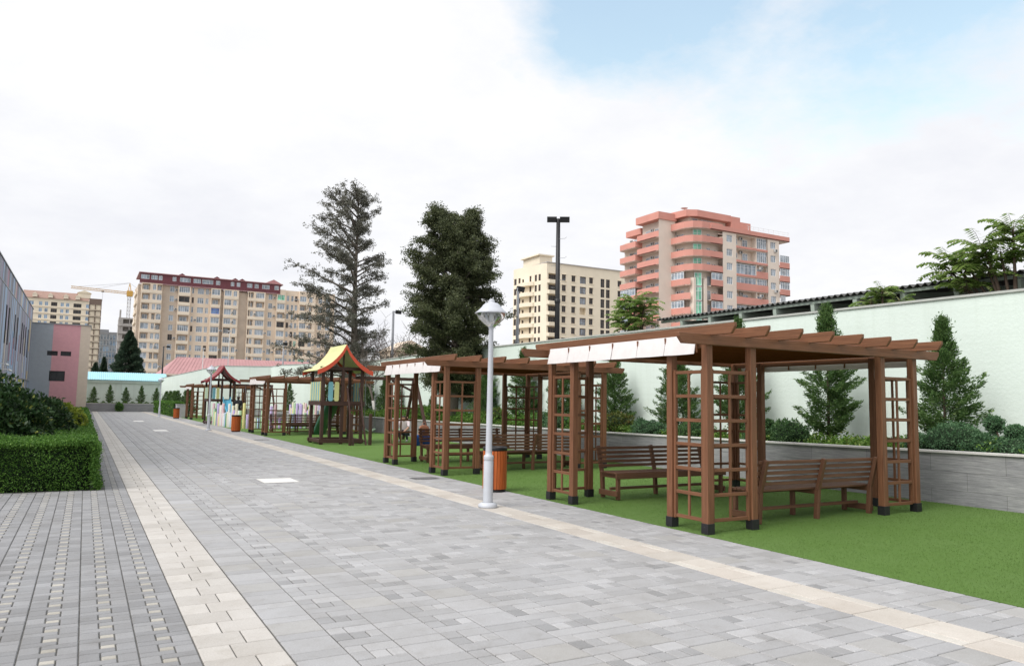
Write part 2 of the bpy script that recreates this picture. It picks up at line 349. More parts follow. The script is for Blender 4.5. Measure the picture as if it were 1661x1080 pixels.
def drain(x,y,label):
    t=empty('drain_grate',(x,y,0),label,'drain','drain grates beside the turf')
    g=MB();w,d=.5,.34
    for k in range(9):g.box((-w/2+.02+k*.055,-d/2+.02,-.006),(-w/2+.045+k*.055,d/2-.02,.004))
    g.build('bars',M['grate'],t)
    g=MB();
    for s in(-1,1):g.box((-w/2-.02,s*d/2-.015,-.006),(w/2+.02,s*d/2+.015,.006));g.box((s*(w/2+.01)-.012,-d/2+.016,-.006),(s*(w/2+.01)+.012,d/2-.016,.006))
    g.build('frame',M['grate'],t)
drain(6.3,14.9,'dark drain grate between the white band and the second pergola');drain(6.15,31,'dark drain grate beside the turf before the third pergola');drain(6.1,48.6,'farthest dark drain grate near the striped palisade')
# ------------------------------------------------------------------ pergolas
LX,LY=4.27,3.70
def pergola(loc,label,npan):
    t=empty('pergola',loc,label,'pergola','wooden pergolas along the turf')
    PW=.105
    def post(x,y):
        z=turf_z(loc[0]+x)
        g=MB();g.bar((x,y,z+.10),(x,y,2.43),PW,PW,up=(0,1,0));o=g.build('post',M['wood'],t,.008)
        g=MB();w=PW/2+.008;g.box((x-w,y-w,z-.02),(x+w,y+w,z+.135))
        for sx,sy in((0,-1),(-1,0)):
            g.lathe([(0,.004),(.008,.003),(.008,0)],(0,0,0),6)
            for k in range(-18,0): v=Vector(g.v[k]);g.v[k]=tuple(Vector((x,y,z+.09))+(Vector((v.x,-w-v.z,v.y)) if sy else Vector((-w-v.z,v.x,v.y))))
        g.build('shoe',M['black'],o,.004)
    def lattice(a,b):
        a=Vector(a);b=Vector(b);d=(b-a).normalized();L_=(b-a).length
        g=MB();z0=turf_z(loc[0]+a.x)
        for s in(PW/2+.022,L_-PW/2-.022):g.bar(a+d*s+Vector((0,0,z0+.13)),a+d*s+Vector((0,0,2.08)),.04,.045,up=d.cross(Vector((0,0,1))))
        g.bar(a+d*(L_/2)+Vector((0,0,.16+z0)),a+d*(L_/2)+Vector((0,0,2.05)),.036,.026,up=d.cross(Vector((0,0,1))))
        for k in range(7):
            z=.165+z0*.5+k*.313;g.bar(a+d*(PW/2+.044)+Vector((0,0,z)),a+d*(L_-PW/2-.044)+Vector((0,0,z)),.032,.045)
        g.build('lattice',M['wood'],t,.004)
    for cx,sx in((0,1),(LX,-1)):
        for cy,sy in((0,1),(LY,-1)):
            post(cx,cy);post(cx+sx*.78,cy);post(cx,cy+sy*.67)
            lattice((cx,cy,0),(cx+sx*.78,cy,0));lattice((cx,cy,0),(cx,cy+sy*.67,0))
    for y in(-.075,LY+.075):                                    # cross beams with notched ends
        for yy in (y,):
            g=MB();h0,h1=2.38,2.515
            ol=[(-.56,yy-.03,h1),(-.56,yy-.03,h1-.05),(-.49,yy-.03,h0),(LX+.49,yy-.03,h0),(LX+.56,yy-.03,h1-.05),(LX+.56,yy-.03,h1)]
            g.prism(ol,(0,.06,0));g.g=[(v[0],v[1]+yy,v[2]) for v in g.v];g.build('beam',M['wood'],t,.006)
    for i in range(8):                                          # rafters
        x=-.02+i*.612;g=MB();h0,h1=2.50,2.635;a,b=-.50,LY+.50
        if i==0: a,b=-.52,LY+.5
        ol=[(x-.025,a,h1),(x-.025,a,h1-.05),(x-.025,a+.06,h0),(x-.025,b-.06,h0),(x-.025,b,h1-.05),(x-.025,b,h1)]
        g.prism(ol[::-1],(.05,0,0));q=random.random()*9;g.g=[(v[1]+q,v[0]+q,v[2]) for v in g.v];g.build('rafter',M['wood'],t,.006)
    g=MB();nb=26;w=(LY-.02)/nb
    for k in range(nb):
        y=.01+k*w+w/2;g.bar((.06,y,2.455),(LX-.06,y,2.455),w-.004,.018,up=(0,0,1))
    g.build('roof_boards',M['wood_ceiling'],t)
    for x in(0,LX):
        g=MB();g.bar((x,-.04,2.40),(x,LY+.04,2.40),.05,.09);g.build('side_rail',M['wood'],t,.004)
    for sx,x in((-1,-.06),(1,LX+.06)):                          # canvas strips, one panel after another
        w=(LY-.15)/npan
        for k in range(npan):
            y0=.09+k*w+.004;y1=y0+w-.008;g=MB();vs=[];nn=6
            lean=random.uniform(-.006,.006)
            for i in range(nn+1):
                for j in range(nn+1):
                    u=i/nn;v=j/nn;z=2.52-v*.25-(.004*math.sin(u*PI))*v
                    vs.append((x+sx*(.03+.006*math.sin(v*PI)*math.sin(u*PI)+.05*v),y0+(y1-y0)*u+lean*v,z))
            fs=[(i*(nn+1)+j,(i+1)*(nn+1)+j,(i+1)*(nn+1)+j+1,i*(nn+1)+j+1) for i in range(nn) for j in range(nn)]
            g.add(vs,fs,0,None,True);g.add([(p[0]-sx*.008,p[1],p[2]) for p in vs],[f[::-1] for f in fs],0,None,True);g.build('canvas_panel',M['canvas'],t)
        for k in range(npan+1):
            g=MB();y=.09+k*w;g.bar((x+sx*.05,y-.003,2.51),(x+sx*.03,y-.003,2.29),.022,.012,up=(1,0,0));g.build('strap',M['wood'],t)
    return t
pergola((6.93,7.25,0),'nearest brown wooden pergola with lattice corner posts beside the lamp post',6)
pergola((6.93,15.30,0),'second brown wooden pergola, between the nearest pergola and the yellow roofed play tower',7)
pergola((6.97,34.3,0),'third brown wooden pergola behind the yellow roofed play tower, beside the orange bin',7)
pergola((6.93,60.4,0),'farthest brown wooden pergola beside the far orange bin and green hedge',6)
# ------------------------------------------------------------------ benches
def make_bench(loc,rz,label):
    t=empty('bench',loc,label,'bench','slatted wooden benches under the pergolas',rz);H=1.24
    for x in(-1.16,0,1.16):
        g=MB();g.bar((x,0,0),(x,.03,.42),.06,.07,up=(0,1,0));g.bar((x,.028,.40),(x,.15,.86),.06,.062,up=(0,1,0));g.build('back_leg',M['bench'],t,.006)
        g=MB();g.bar((x,-.42,0),(x,-.42,.40),.06,.065,up=(0,1,0));g.build('leg',M['bench'],t,.006)
        g=MB();g.bar((x,-.45,.385),(x,.0,.385),.05,.07);g.build('seat_support',M['bench'],t,.005)
    for x in(-1.16,1.16):
        g=MB();g.bar((x-(.05 if x<0 else -.05),-.47,.10),(x-(.05 if x<0 else -.05),.03,.10),.04,.09);g.build('foot_rail',M['bench'],t,.005)
    g=MB();g.bar((-1.16,-.20,.165),(1.16,-.20,.165),.05,.045);g.build('stretcher',M['bench'],t,.005)
    g=MB();g.bar((-H,-.465,.385),(H,-.465,.385),.028,.085);
    for k in range(6): y=-.435+k*.078;g.bar((-H,y,.435),(H,y,.435),.066,.026)
    g.build('seat',M['bench'],t,.004)
    g=MB()
    for k in range(5):
        z=.53+k*.074;y=.028+(z-.40)*.26-.046;g.bar((-H,y,z),(H,y,z),.024,.047)
    g.build('backrest',M['bench'],t,.004)
    return t
b0=make_bench((9.0,10.72,.026),0,'wooden bench with its front towards the camera at the back of the nearest pergola')
dup(b0,(9.22,7.47,.028),'wooden bench with its back towards the camera under the nearest pergola',PI)
dup(b0,(9.05,18.9,.026),'wooden bench facing the camera at the back of the second pergola, bags hanging on it',0)
dup(b0,(9.35,15.6,.028),'wooden bench showing its back under the second pergola, right of the near lamp post',PI)
dup(b0,(9.25,34.7,.026),'wooden bench with its back to the camera in the third pergola',PI)
dup(b0,(9.05,37.7,.026),'wooden bench at the far side of the third pergola before the pastel palisade',0)
# bags on the back bench of pergola 2
def bag(loc,w,d,h,mat,label,name='bag'):
    g=MB();n=10;prof=[(0,0),(.9,.0),(1.0,.12),(.98,.6),(.8,.92),(.45,1.0),(0,1.0)];vs=[]
    for r,z in prof:
        for k in range(n*2):
            a=PI*k/n;c,s_=math.cos(a),math.sin(a);e=.5
            vs.append((w/2*r*math.copysign(abs(c)**e,c)*(1+.05*math.sin(3*a+z*4)),d/2*r*math.copysign(abs(s_)**e,s_),z*h+.01*math.sin(a*2)))
    m=n*2;g.add(vs,[(i*m+k,i*m+(k+1)%m,(i+1)*m+(k+1)%m,(i+1)*m+k) for i in range(len(prof)-1) for k in range(m)],0,None,True)
    t=empty(name,loc,label,'bag','bags hung on the bench back');g.build('body',mat,t)
    g=MB();g.tube([(-w*.2,0,h-.02),(-w*.18,0,h+.05),(0,-.04,h+.10),(w*.18,0,h+.05),(w*.2,0,h-.02)],.008,6);g.build('strap',mat,t);return t
bag((8.02,19.16,.42),.46,.14,.30,M['bagblue'],'blue cloth bag hanging low behind the bench slats of the second pergola')
bag((8.06,19.2,.70),.30,.13,.26,M['bagpeach'],'peach coloured bag above the blue one on the bench back')
# ------------------------------------------------------------------ lamp posts
def make_lamp(loc,label):
    t=empty('street_lamp',loc,label,'street lamp','grey lamp posts with conical hats')
    g=MB();g.lathe([(0,.0),(.145,0),(.15,.015),(.145,.05),(.10,.075),(.085,.08)],n=28);g.build('base',M['lamp'],t)
    g=MB();g.lathe([(.076,.06),(.075,.70),(.070,.715),(.074,.72),(.078,.735),(.078,.77),(.072,.79),(.053,.80),(.051,.84),(.044,1.8),(.037,2.70),(.040,2.72),(.036,2.74)],n=24);g.build('pole',M['lamp'],t)
    g=MB()
    for s in(-1,1):g.tube([(0,0,2.70),(s*.008,0,2.76),(s*.05,0,2.83),(s*.085,0,2.93),(s*.095,0,2.995)],[.036,.03,.022,.019,.018],10)
    g.build('fork',M['lamp'],t)
    g=MB();g.lathe([(.235,3.0),(.228,2.965),(.19,2.90),(.12,2.835),(.065,2.79),(0.012,2.775)],n=28);g.build('bowl',M['bowl'],t)
    g=MB();g.lathe([(.24,2.995),(.258,2.99),(.262,3.0),(.205,3.045),(.16,3.09),(.128,3.135),(.118,3.14),(.10,3.158),(.055,3.168),(.045,3.185),(.05,3.20),(.03,3.225),(0,3.23)],n=32);g.lathe([(0,3.0),(.25,2.995)],n=28);g.build('hat',M['lamp'],t)
    g=MB();g.lathe([(.03,2.99),(.04,2.96),(.045,2.91),(.03,2.88),(0,2.875)],n=14);g.build('bulb',M['frame'],t)
    return t
lp=make_lamp((5.50,10.5,0),'nearest tall grey lamp post with conical hat on the pale band')
dup(lp,(5.42,40.3,0),'grey lamp post in middle distance before the red roofed play tower')
dup(lp,(5.36,68.2,0),'farthest grey lamp post near the green hedge and blue roof')
# ------------------------------------------------------------------ litter bins
def make_bin(loc,label):
    t=empty('litter_bin',loc,label,'litter bin','orange slatted litter bins')
    g=MB();g.lathe([(0,.02),(.185,.02),(.185,.77),(.19,.77)],n=24);g.lathe([(.19,0.0),(.2,0),(.2,.05),(.19,.05)],n=24);g.build('liner',M['black'],t)
    n=22;g=MB()
    for k in range(n):
        a=2*PI*k/n;c,s_=math.cos(a),math.sin(a);g.bar((.207*c,.207*s_,.05),(.207*c,.207*s_,.735),.052,.022,up=(c,s_,0))
    g.build('slats',M['binwood'],t,.004)
    g=MB();g.lathe([(.16,.75),(.16,.80),(.212,.805),(.222,.795),(.222,.735),(.20,.735)],n=28);g.build('rim',M['black'],t);return t
b1=make_bin((6.60,12.35,0),'nearest orange slatted bin standing right behind the near lamp post')
dup(b1,(6.45,38.7,0),'orange slatted bin before the pastel palisade, left of the third pergola',.3)
dup(b1,(6.2,63.6,0),'farthest orange slatted bin beside the grey block and hedge',.7)
g=MB();g.box((6.5,66.6,0),(7.35,67.6,1.0));g.box((6.47,66.57,1.0),(7.38,67.63,1.05));tag(g.build('concrete_block',M['skirt']),'grey rendered block at the end of the far green hedge','block')
g=MB();g.box((.12,83.5,0),(.62,84.6,.12));g.box((.12,84.6,0),(.5,85.4,.24));tag(g.build('stone_step',M['concrete']),'small dark stone step by the corner of the pink building','step')
# ------------------------------------------------------------------ walls and planters
def wallpoly(name,pts,th,mat,capmat,label,cat,skirt=None,cap=.05,z0=-.02):
    t=empty(name,(0,0,0),label,cat)
    g=MB();n=len(pts);off=[]
    for i,(x,y,z) in enumerate(pts):
        a=Vector(pts[max(i-1,0)][:2]);b=Vector(pts[i][:2]);c=Vector(pts[min(i+1,n-1)][:2])
        d=((b-a).normalized() if i else Vector((0,0)))+((c-b).normalized() if i<n-1 else Vector((0,0)));d.normalize();off.append(Vector((d.y,-d.x)))
    def strip(g,o0,o1,zb,zt):
        vs=[]
        for i,(x,y,z) in enumerate(pts):
            for o_,zz in((o0,zb(i)),(o0,zt(i)),(o1,zt(i)),(o1,zb(i))): vs.append((x+off[i].x*o_,y+off[i].y*o_,zz))
        fs=[(i*4+k,i*4+(k+1)%4,i*4+4+(k+1)%4,i*4+4+k) for i in range(n-1) for k in range(4)]+[(0,1,2,3),((n-1)*4+3,(n-1)*4+2,(n-1)*4+1,(n-1)*4)]
        g.add(vs,fs)
    strip(g,0,th,lambda i:z0,lambda i:pts[i][2]-cap);g.build('wall_face',mat,t)
    g=MB();strip(g,-.035,th+.035,lambda i:pts[i][2]-cap+.002,lambda i:pts[i][2]);g.build('coping',capmat,t)
    if skirt:
        g=MB();strip(g,-.02,-.001,lambda i:z0,lambda i:skirt);g.build('skirting',M['skirt'],t)
    return t
wp=[(7.7,95,3.78),(9.9,68,4.34),(13.8,66,4.37),(14.2,63.4,4.42),(14.2,41,3.84),(14.0,33,3.84),(15.25,7,3.86),(15.4,-8,3.86)]
wallpoly('boundary_wall',wp,.25,M['mint'],M['coping'],'long pale mint rendered wall behind the pergolas with a step in it','wall',skirt=1.13)
# planter retaining wall
pp=[(9.2,64.5,.80),(12.0,58,.80),(12.6,52,.78),(12.6,37,.80),(12.6,27,.83),(12.62,17,.86),(12.62,11,.90),(12.64,6,.95),(12.66,-8,1.0)]
wallpoly('planter_wall',pp,.14,M['stone'],M['stonecap'],'low grey streaked stone planter wall along the right of the turf','planter',cap=.035)
g=MB();sp=[(12.76,-8),(15.38,-8),(15.23,7),(13.98,33),(14.18,41),(14.18,63),(9.9,67.5),(9.4,64.7),(12.1,58.2),(12.74,52),(12.74,17),(12.76,6)]
g.add([(x,y,.74) for x,y in sp],[tuple(range(len(sp)))]);tag(g.build('planter_soil',M['soil']),'brown soil filling the raised planter','soil',kind='structure')
# far end: planter, wall with pilasters, blue roof
t=empty('far_planter',(0,0,0),'low grey stone planter across the far end of the paving','planter')
g=MB();g.box((-2,92,-.02),(7.7,92.15,.82));g.build('planter_face',M['stone'],t);g=MB();g.box((-2.03,91.97,.822),(7.73,92.2,.87));g.build('coping',M['stonecap'],t)
g=MB();g.box((-2,92.16,0),(7.7,94.95,.78));tag(g.build('far_planter_soil',M['soil']),'soil strip in the planter at the far end','soil',kind='structure')
t=empty('far_wall',(0,0,0),'mint wall with pilasters and light blue roof across the far end','wall')
g=MB();g.box((-5,95,0),(7.66,95.3,3.1));g.build('wall_face',M['mint'],t)
for x in(-3.2,.0,3.72,7.42):
    g=MB();g.box((x-.22,94.85,0),(x+.22,94.998,3.0));g.build('pilaster',M['minttrim'],t)
g=MB();g.box((-5,94.75,3.1),(7.9,95.3,3.42));g.build('cornice',M['minttrim'],t)
g=MB();n=64
for k in range(n):
    xa=-5.2+k*.21;g.add([(xa,94.6,3.40),(xa+.105,94.6,3.44),(xa+.21,94.6,3.40),(xa,99,4.35),(xa+.105,99,4.39),(xa+.21,99,4.35)],[(0,1,4,3),(1,2,5,4)])
g.box((-5.2,94.55,3.36),(8.24,94.6,3.42));g.box((-5.2,98.9,4.0),(8.24,99,4.34));g.build('roof',M['blueroof'],t)
# ------------------------------------------------------------------ left building
XF=-4.9
t=empty('clad_building',(XF,60,0),'long left hand building clad in vertical grey, blue, pink and yellow strips','building')
g=MB();g.box((-16,18,0),(XF-.12,87,9.85));W=g.build('wall',M['c_grey2'],t);W.location=(-XF,-60,0)
cl=[M[k] for k in('c_grey','c_grey2','c_blue','c_lilac','c_pink','c_cream','c_yellow')]
wins=[(39,.5),(45,.5),(50.4,.5),(54.8,.55),(60.2,.55),(62.2,.55),(67.3,.5),(69.7,.5),(74.6,.5),(76.6,.5),(79,.5),(82,.5)]
for tier,(za,zb) in enumerate(((8.72,9.9),(3.05,8.62),(-.0,2.95))):
    g=MB();y=18.0;last=-1
    while y<87:
        w=random.choice((.45,.6,.8,1.0,1.3));w=min(w,87-y)
        c=random.choices(range(7),(26,20,24,10,6,9,2 if y<70 else 8))[0]
        if c==last:c=(c+1)%3
        last=c
        if tier==1:
            cuts=[(a-b/2,a+b/2) for a,b in wins if a+b/2>y and a-b/2<y+w];ya=y
            for a,b in cuts:
                if a>ya: g.box((XF-.119,ya,za),(XF,a,zb),c)
                aa,bb=max(a,y),min(b,y+w);g.box((XF-.119,aa,za),(XF,bb,5.0),c);g.box((XF-.119,aa,7.55),(XF,bb,zb),c);ya=bb
            if ya<y+w: g.box((XF-.119,ya,za),(XF,y+w,zb),c)
            if random.random()<.35: g.box((XF+.002,y+.05,za+random.uniform(0,1.5)),(XF+.03,y+w*.45,za+random.uniform(2.2,3.5)),(c+2)%6)
        else: g.box((XF-.119,y,za),(XF,y+w,zb),c)
        y+=w
    o=g.build('cladding',cl,t);o.location=(-XF,-60,0)
for a,b in wins:
    g=MB();g.box((XF-.10,a-b/2,5.0),(XF-.06,a+b/2,7.55));o=g.build('window',M['glassdark'],t);o.location=(-XF,-60,0)
    g=MB();
    for s in(-1,1):g.box((XF-.059,a+s*(b/2-.03)-.025,5.0),(XF+.03,a+s*(b/2-.03)+.025,7.55))
    q=g.build('frame',M['black'],o)
g=MB();g.box((XF+.02,18,2.96),(XF+.10,87,3.04));g.box((XF-.1,18,8.63),(XF+.02,87,8.71));g.box((XF-.3,18,9.902),(XF+.06,87,9.97));o=g.build('trim',M['metalgrey'],t);o.location=(-XF,-60,0)
for y,z in((58.3,3.6),(61,3.3)):
    g=MB();g.bar((XF,y,z),(XF+.35,y,z),.05,.05);g.tube([(XF+.3,y-.1,z-.05),(XF+.45,y+.25,z-.1)],.07,10);c=g.build('security_camera',M['frame'],t);c.location=(-XF,-60,0)
t=empty('pink_block',(-2.4,87,0),'two storey block with grey, pink and sand stripes at the end of the left building','building')
def PB(g,name,m,par=None):
    o=g.build(name,m,par or t)
    if par is None:o.location=(2.4,-87,0)
    return o
def hole_wall(x0,x1,y,z0,z1,holes,dep=.25):
    g=MB();xs=sorted({x0,x1,*[h for H in holes for h in H[:2]]});zs=sorted({z0,z1,*[h for H in holes for h in H[2:4]]})
    for i in range(len(xs)-1):
        for j in range(len(zs)-1):
            cx=(xs[i]+xs[i+1])/2;cz=(zs[j]+zs[j+1])/2
            if any(H[0]<cx<H[1] and H[2]<cz<H[3] for H in holes):continue
            g.add([(xs[i],y,zs[j]),(xs[i+1],y,zs[j]),(xs[i+1],y,zs[j+1]),(xs[i],y,zs[j+1])],[(0,1,2,3)])
    for a,b,c,d in [h[:4] for h in holes]:
        a=max(a,x0);b=min(b,x1)
        g.add([(a,y,c),(b,y,c),(b,y,d),(a,y,d),(a,y+dep,c),(b,y+dep,c),(b,y+dep,d),(a,y+dep,d)],[(0,4,5,1),(1,5,6,2),(2,6,7,3),(3,7,4,0)])
    return g
HW=[(-3.5,-2.6,5.5,5.95),(-2.35,-1.45,5.5,5.95),(-3.2,-1.87,3.0,4.0)]
for nm,m,xa,xb in(('grey_wall','greywall',XF,-3.1),('pink_wall','pinkwall',-3.1,-.75),('sand_wall','sandwall',-.75,.12)):
    hs=[(max(a,xa),min(b,xb),c,d) for a,b,c,d in HW if b>xa and a<xb]
    PB(hole_wall(xa,xb,87,0,8.6,hs),nm,M[m])
g=MB();g.add([(.12,87,0),(.12,91.8,0),(.12,91.8,8.6),(.12,87,8.6)],[(0,1,2,3)]);g.add([(XF-5,91.8,0),(.12,91.8,0),(.12,91.8,8.6),(XF-5,91.8,8.6)],[(3,2,1,0)]);PB(g,'side_wall',M['sandwall'])
g=MB();g.box((XF-.02,86.93,8.602),(.18,92,8.68));PB(g,'coping',M['metalgrey'])
for a,b,c,d in HW:
    g=MB();g.box((a,87.18,c),(b,87.22,d));o=PB(g,'window',M['glassdark']);g=MB()
    for s in(a+.03,b-.03,(a+b)/2):g.box((s-.025,87.14,c),(s+.025,87.179,d))
    g.box((a,87.13,c),(b,87.16,c+.05));g.build('frame',M['black'],o)
# ------------------------------------------------------------------ generic apartment facades
class Bld:
    def __init__(s,name,origin,label,cat='apartment building',group=None):
        s.o=Vector(origin);s.t=empty(name,origin,label,cat,group);s.w=[]
    def part(s,g,name,m,bevel=0):
        o=g.build(name,m,s.t,bevel);o.location=-s.o;return o
    def facade(s,p0,p1,z0,z1,holes,mat,dep=.25,name='wall'):
        """holes: (s0,s1,z0,z1,depth,back)"""
        p0=Vector((*p0,0));p1=Vector((*p1,0));d=(p1-p0);Ls=d.length;d/=Ls;n=Vector((d.y,-d.x,0))
        g=MB();xs=sorted({0,Ls,*[min(max(h,0),Ls) for H in holes for h in H[:2]]});zs=sorted({z0,z1,*[h for H in holes for h in H[2:4]]})
        P_=lambda a,z,k=0:p0+d*a-n*k+Vector((0,0,z))
        for j in range(len(zs)-1):
            run=None
            for i in range(len(xs)-1):
                cx=(xs[i]+xs[i+1])/2;cz=(zs[j]+zs[j+1])/2
                inh=any(H[0]<cx<H[1] and H[2]<cz<H[3] for H in holes)
                if not inh:
                    if run is None:run=xs[i]
                if (inh or i==len(xs)-2) and run is not None:
                    e=xs[i] if inh else xs[i+1]
                    g.add([P_(run,zs[j]),P_(e,zs[j]),P_(e,zs[j+1]),P_(run,zs[j+1])],[(0,1,2,3)]);run=None
        for H in holes:
            a,b,c,e=H[:4];k=H[4] if len(H)>4 else dep
            g.add([P_(a,c),P_(b,c),P_(b,e),P_(a,e),P_(a,c,k),P_(b,c,k),P_(b,e,k),P_(a,e,k)],[(0,4,5,1),(1,5,6,2),(2,6,7,3),(3,7,4,0)]+([(4,7,6,5)] if len(H)>5 else []))
        s.part(g,name,mat);s.P=P_;s.n=n;s.d=d
    def win(s,P0,d,n,w,h,style):  # P0 bottom centre on glass plane
        s.w.append((Vector(P0),d.copy(),n.copy(),w,h,style))
    def wins(s):
        cache={}
        s.w.sort(key=lambda q:(-(q[3]*q[4])))
        # keep the first hundred as parts
        rest=MB();rm=WMATS
        for i,(P0,d,n,w,h,st) in enumerate(s.w):
            if i<100:
                key=(round(w,2),round(h,2),st)
                if key not in cache:
                    g=MB();wingeo(g,Vector((0,0,0)),Vector((1,0,0)),Vector((0,-1,0)),w,h,st);cache[key]=g.mesh('window',WMATS)
                o=bpy.data.objects.new('window',cache[key]);COL.objects.link(o);o.parent=s.t;o.location=P0-s.o;o.rotation_euler=(0,0,math.atan2(d.y,d.x))
            else: wingeo(rest,P0,d,n,w,h,st)
        if len(s.w)>100:
            o=s.part(rest,'small_windows',WMATS);o['kind']='stuff'
WMATS=[M['frame'],M['glass'],M['frame_brown'],M['glassdark'],M['glassblue'],M['glassgreen'],M['frame_blue'],M['beigelight'],M['white']]
STY={'w':(0,1,2,0),'w1':(0,1,1,0),'w3':(0,1,3,0),'w5':(0,1,5,0),'b':(2,3,2,0),'bl':(0,4,2,0),'g':(0,5,2,0),'fb':(6,4,5,0),'d':(2,3,3,0),'arch':(0,1,2,1),'archd':(2,3,1,1),'grd':(2,1,4,0)}
def wingeo(g,P0,d,n,w,h,st):
    fm,gm,k,arch=STY[st];u=Vector((0,0,1))
    def bx(a,b,z0,z1,t0,t1,m):
        vs=[P0+d*x+n*t+u*z for t in(t1,t0) for x,z in((a,z0),(b,z0),(b,z1),(a,z1))]
        g.add(vs,[(0,1,2,3),(4,7,6,5),(0,4,5,1),(1,5,6,2),(2,6,7,3),(3,7,4,0)],m)
    f=.09
    bx(-w/2,w/2,0,h,-.03,0,gm)
    bx(-w/2,w/2,0,f,.005,.07,fm);bx(-w/2,w/2,h-f,h,.005,.07,fm)
    for i in range(k+1):
        x=-w/2+f/2+(w-f)*i/k;bx(x-f/2,x+f/2,f,h-f,.006,.068,fm)
    if h>1.2: bx(-w/2+f,w/2-f,h*.68,h*.68+.06,.007,.06,fm)
    if arch:
        r=w/2
        for sgn in(-1,1):
            pts=[(sgn*w/2,h),(sgn*w/2,h-r)]+[(sgn*r*math.cos(a),h-r+r*math.sin(a)) for a in (PI/8,PI/4,3*PI/8,PI/2)]
            if sgn<0:pts=pts[::-1]
            v=[P0+d*x+n*.2+u*z for x,z in pts];g.add(v,[tuple(range(len(v)))[::-1]],7)
ACM=None
def acunit(B,P0,d,n):
    global ACM
    if ACM is None:
        g=MB();g.box((-.45,-.38,0),(.45,-.02,.62));g.lathe([(0,.0),(.24,0),(.24,.02)],n=12,mat=1)
        for k in range(-36,0):
            v=g.v[k];g.v[k]=(v[0]+.1,-.385-v[2],v[1]+.31)
        ACM=g.mesh('air_conditioner',[M['ac'],M['acd']])
    o=bpy.data.objects.new('air_conditioner',ACM);COL.objects.link(o);o.parent=B.t;o.location=Vector(P0)-B.o;o.rotation_euler=(0,0,math.atan2(d.y,d.x))
def band(B,pts,z0,z1,th,mat,name='balcony',floor=True,inner=None):
    """balcony parapet along pts with an optional slab to the inner outline"""
    g=MB();n=len(pts);off=[]
    for i,p in enumerate(pts):
        a=Vector(pts[max(i-1,0)]);b=Vector(p);c=Vector(pts[min(i+1,n-1)])
        d=((b-a).normalized() if i else Vector((0,0)))+((c-b).normalized() if i<n-1 else Vector((0,0)));d.normalize();off.append(Vector((d.y,-d.x)))
    vs=[]
    for i,(x,y) in enumerate(pts):
        for o_,z in((0,z0),(0,z1),(-th,z1),(-th,z0)):vs.append((x+off[i].x*o_,y+off[i].y*o_,z))
    fs=[(i*4+k,i*4+4+k,i*4+4+(k+1)%4,i*4+(k+1)%4) for i in range(n-1) for k in range(4)]+[(3,2,1,0),((n-1)*4,(n-1)*4+1,(n-1)*4+2,(n-1)*4+3)]
    g.add(vs,fs)
    if inner:
        ol=[(x,y,z0+.01) for x,y in pts]+[(x,y,z0+.01) for x,y in inner[::-1]]
        g.prism(ol,(0,0,.16),1)
    return B.part(g,name,[mat,M['rosebeige'] if mat is M['rose'] else mat])
X_=Vector((1,0,0));Y_=Vector((0,1,0));nY=Vector((0,-1,0));nX=Vector((-1,0,0));mY=Vector((0,-1,0))
# ---- coral and peach tower
B=Bld('apartment_tower',(120,128,0),'tall coral and peach apartment tower with curved corner balconies')
top=38.4;S=3.13
outer=[(110.9,128),(111.3,123.2),(112.3,121.4),(114.2,120.6),(116.5,120.5),(120.1,120.5)]
inner=[(112.4,128),(112.8,124.2),(113.6,122.9),(115,122.2),(116.5,122),(120.1,122)]
g=MB();iv=inner
for i in range(len(iv)-1):g.add([(*iv[i],0),(*iv[i+1],0),(*iv[i+1],41),(*iv[i],41)],[(0,1,2,3)])
B.part(g,'wall',M['rosebeige'])
band(B,outer,39.95,41.5,.3,M['rose'],'roof_band',inner=inner)
for k in range(12):
    zt=top-k*S
    if k<3: band(B,outer,zt-1.5,zt,.15,M['rose'],inner=inner)
    else:
        band(B,[(110.9,128),(111.3,123.2),(112.0,122.0)],zt-1.5,zt,.15,M['rose'],inner=[(112.4,128),(112.8,124.2),(113.4,123.2)])
        band(B,[(116.7,120.5),(120.1,120.5)],zt-1.5,zt,.15,M['rose'],inner=[(116.7,122),(120.1,122)])
        if k in(3,5,7,9): # glazed loggias
            for (px,py,w) in((118.4,120.62,3.2),):B.win((px,py,zt),X_,nY,w,1.5,'w3')
            dd=(Vector((111.3,123.2,0))-Vector((110.9,128,0))).normalized();B.win(Vector((111.2,125.6,zt)),dd,Vector((dd.y,-dd.x,0)),4.6,1.5,'w5')
    zf=zt-1.35
    dd=(Vector((112.8,124.2,0))-Vector((112.4,128,0))).normalized();nn=Vector((dd.y,-dd.x,0))
    for q in(.28,.72):B.win(Vector((112.4,128,zf+.1))+dd*(3.8*q)+nn*.05,dd,nn,.95,2.1,'w')
    d2=(Vector((115,122.2,0))-Vector((113.6,122.9,0))).normalized();n2=Vector((d2.y,-d2.x,0))
    off=.6 if k<3 else 1.0
    B.win(Vector((114.3,122.55,zf+(.1 if k<3 else -.2)))+n2*off,d2,n2,1.9 if k<3 else 1.6,2.75 if k<3 else 2.9,'g')
    B.win((117.2,121.95,zf+.1),X_,nY,.9,2.1,'w')
    if k in(0,1,2,4):acunit(B,(118.6,121.98,zf+1.2),X_,nY);acunit(B,Vector((112.55,126.4,zf+1.5)),dd,nn)
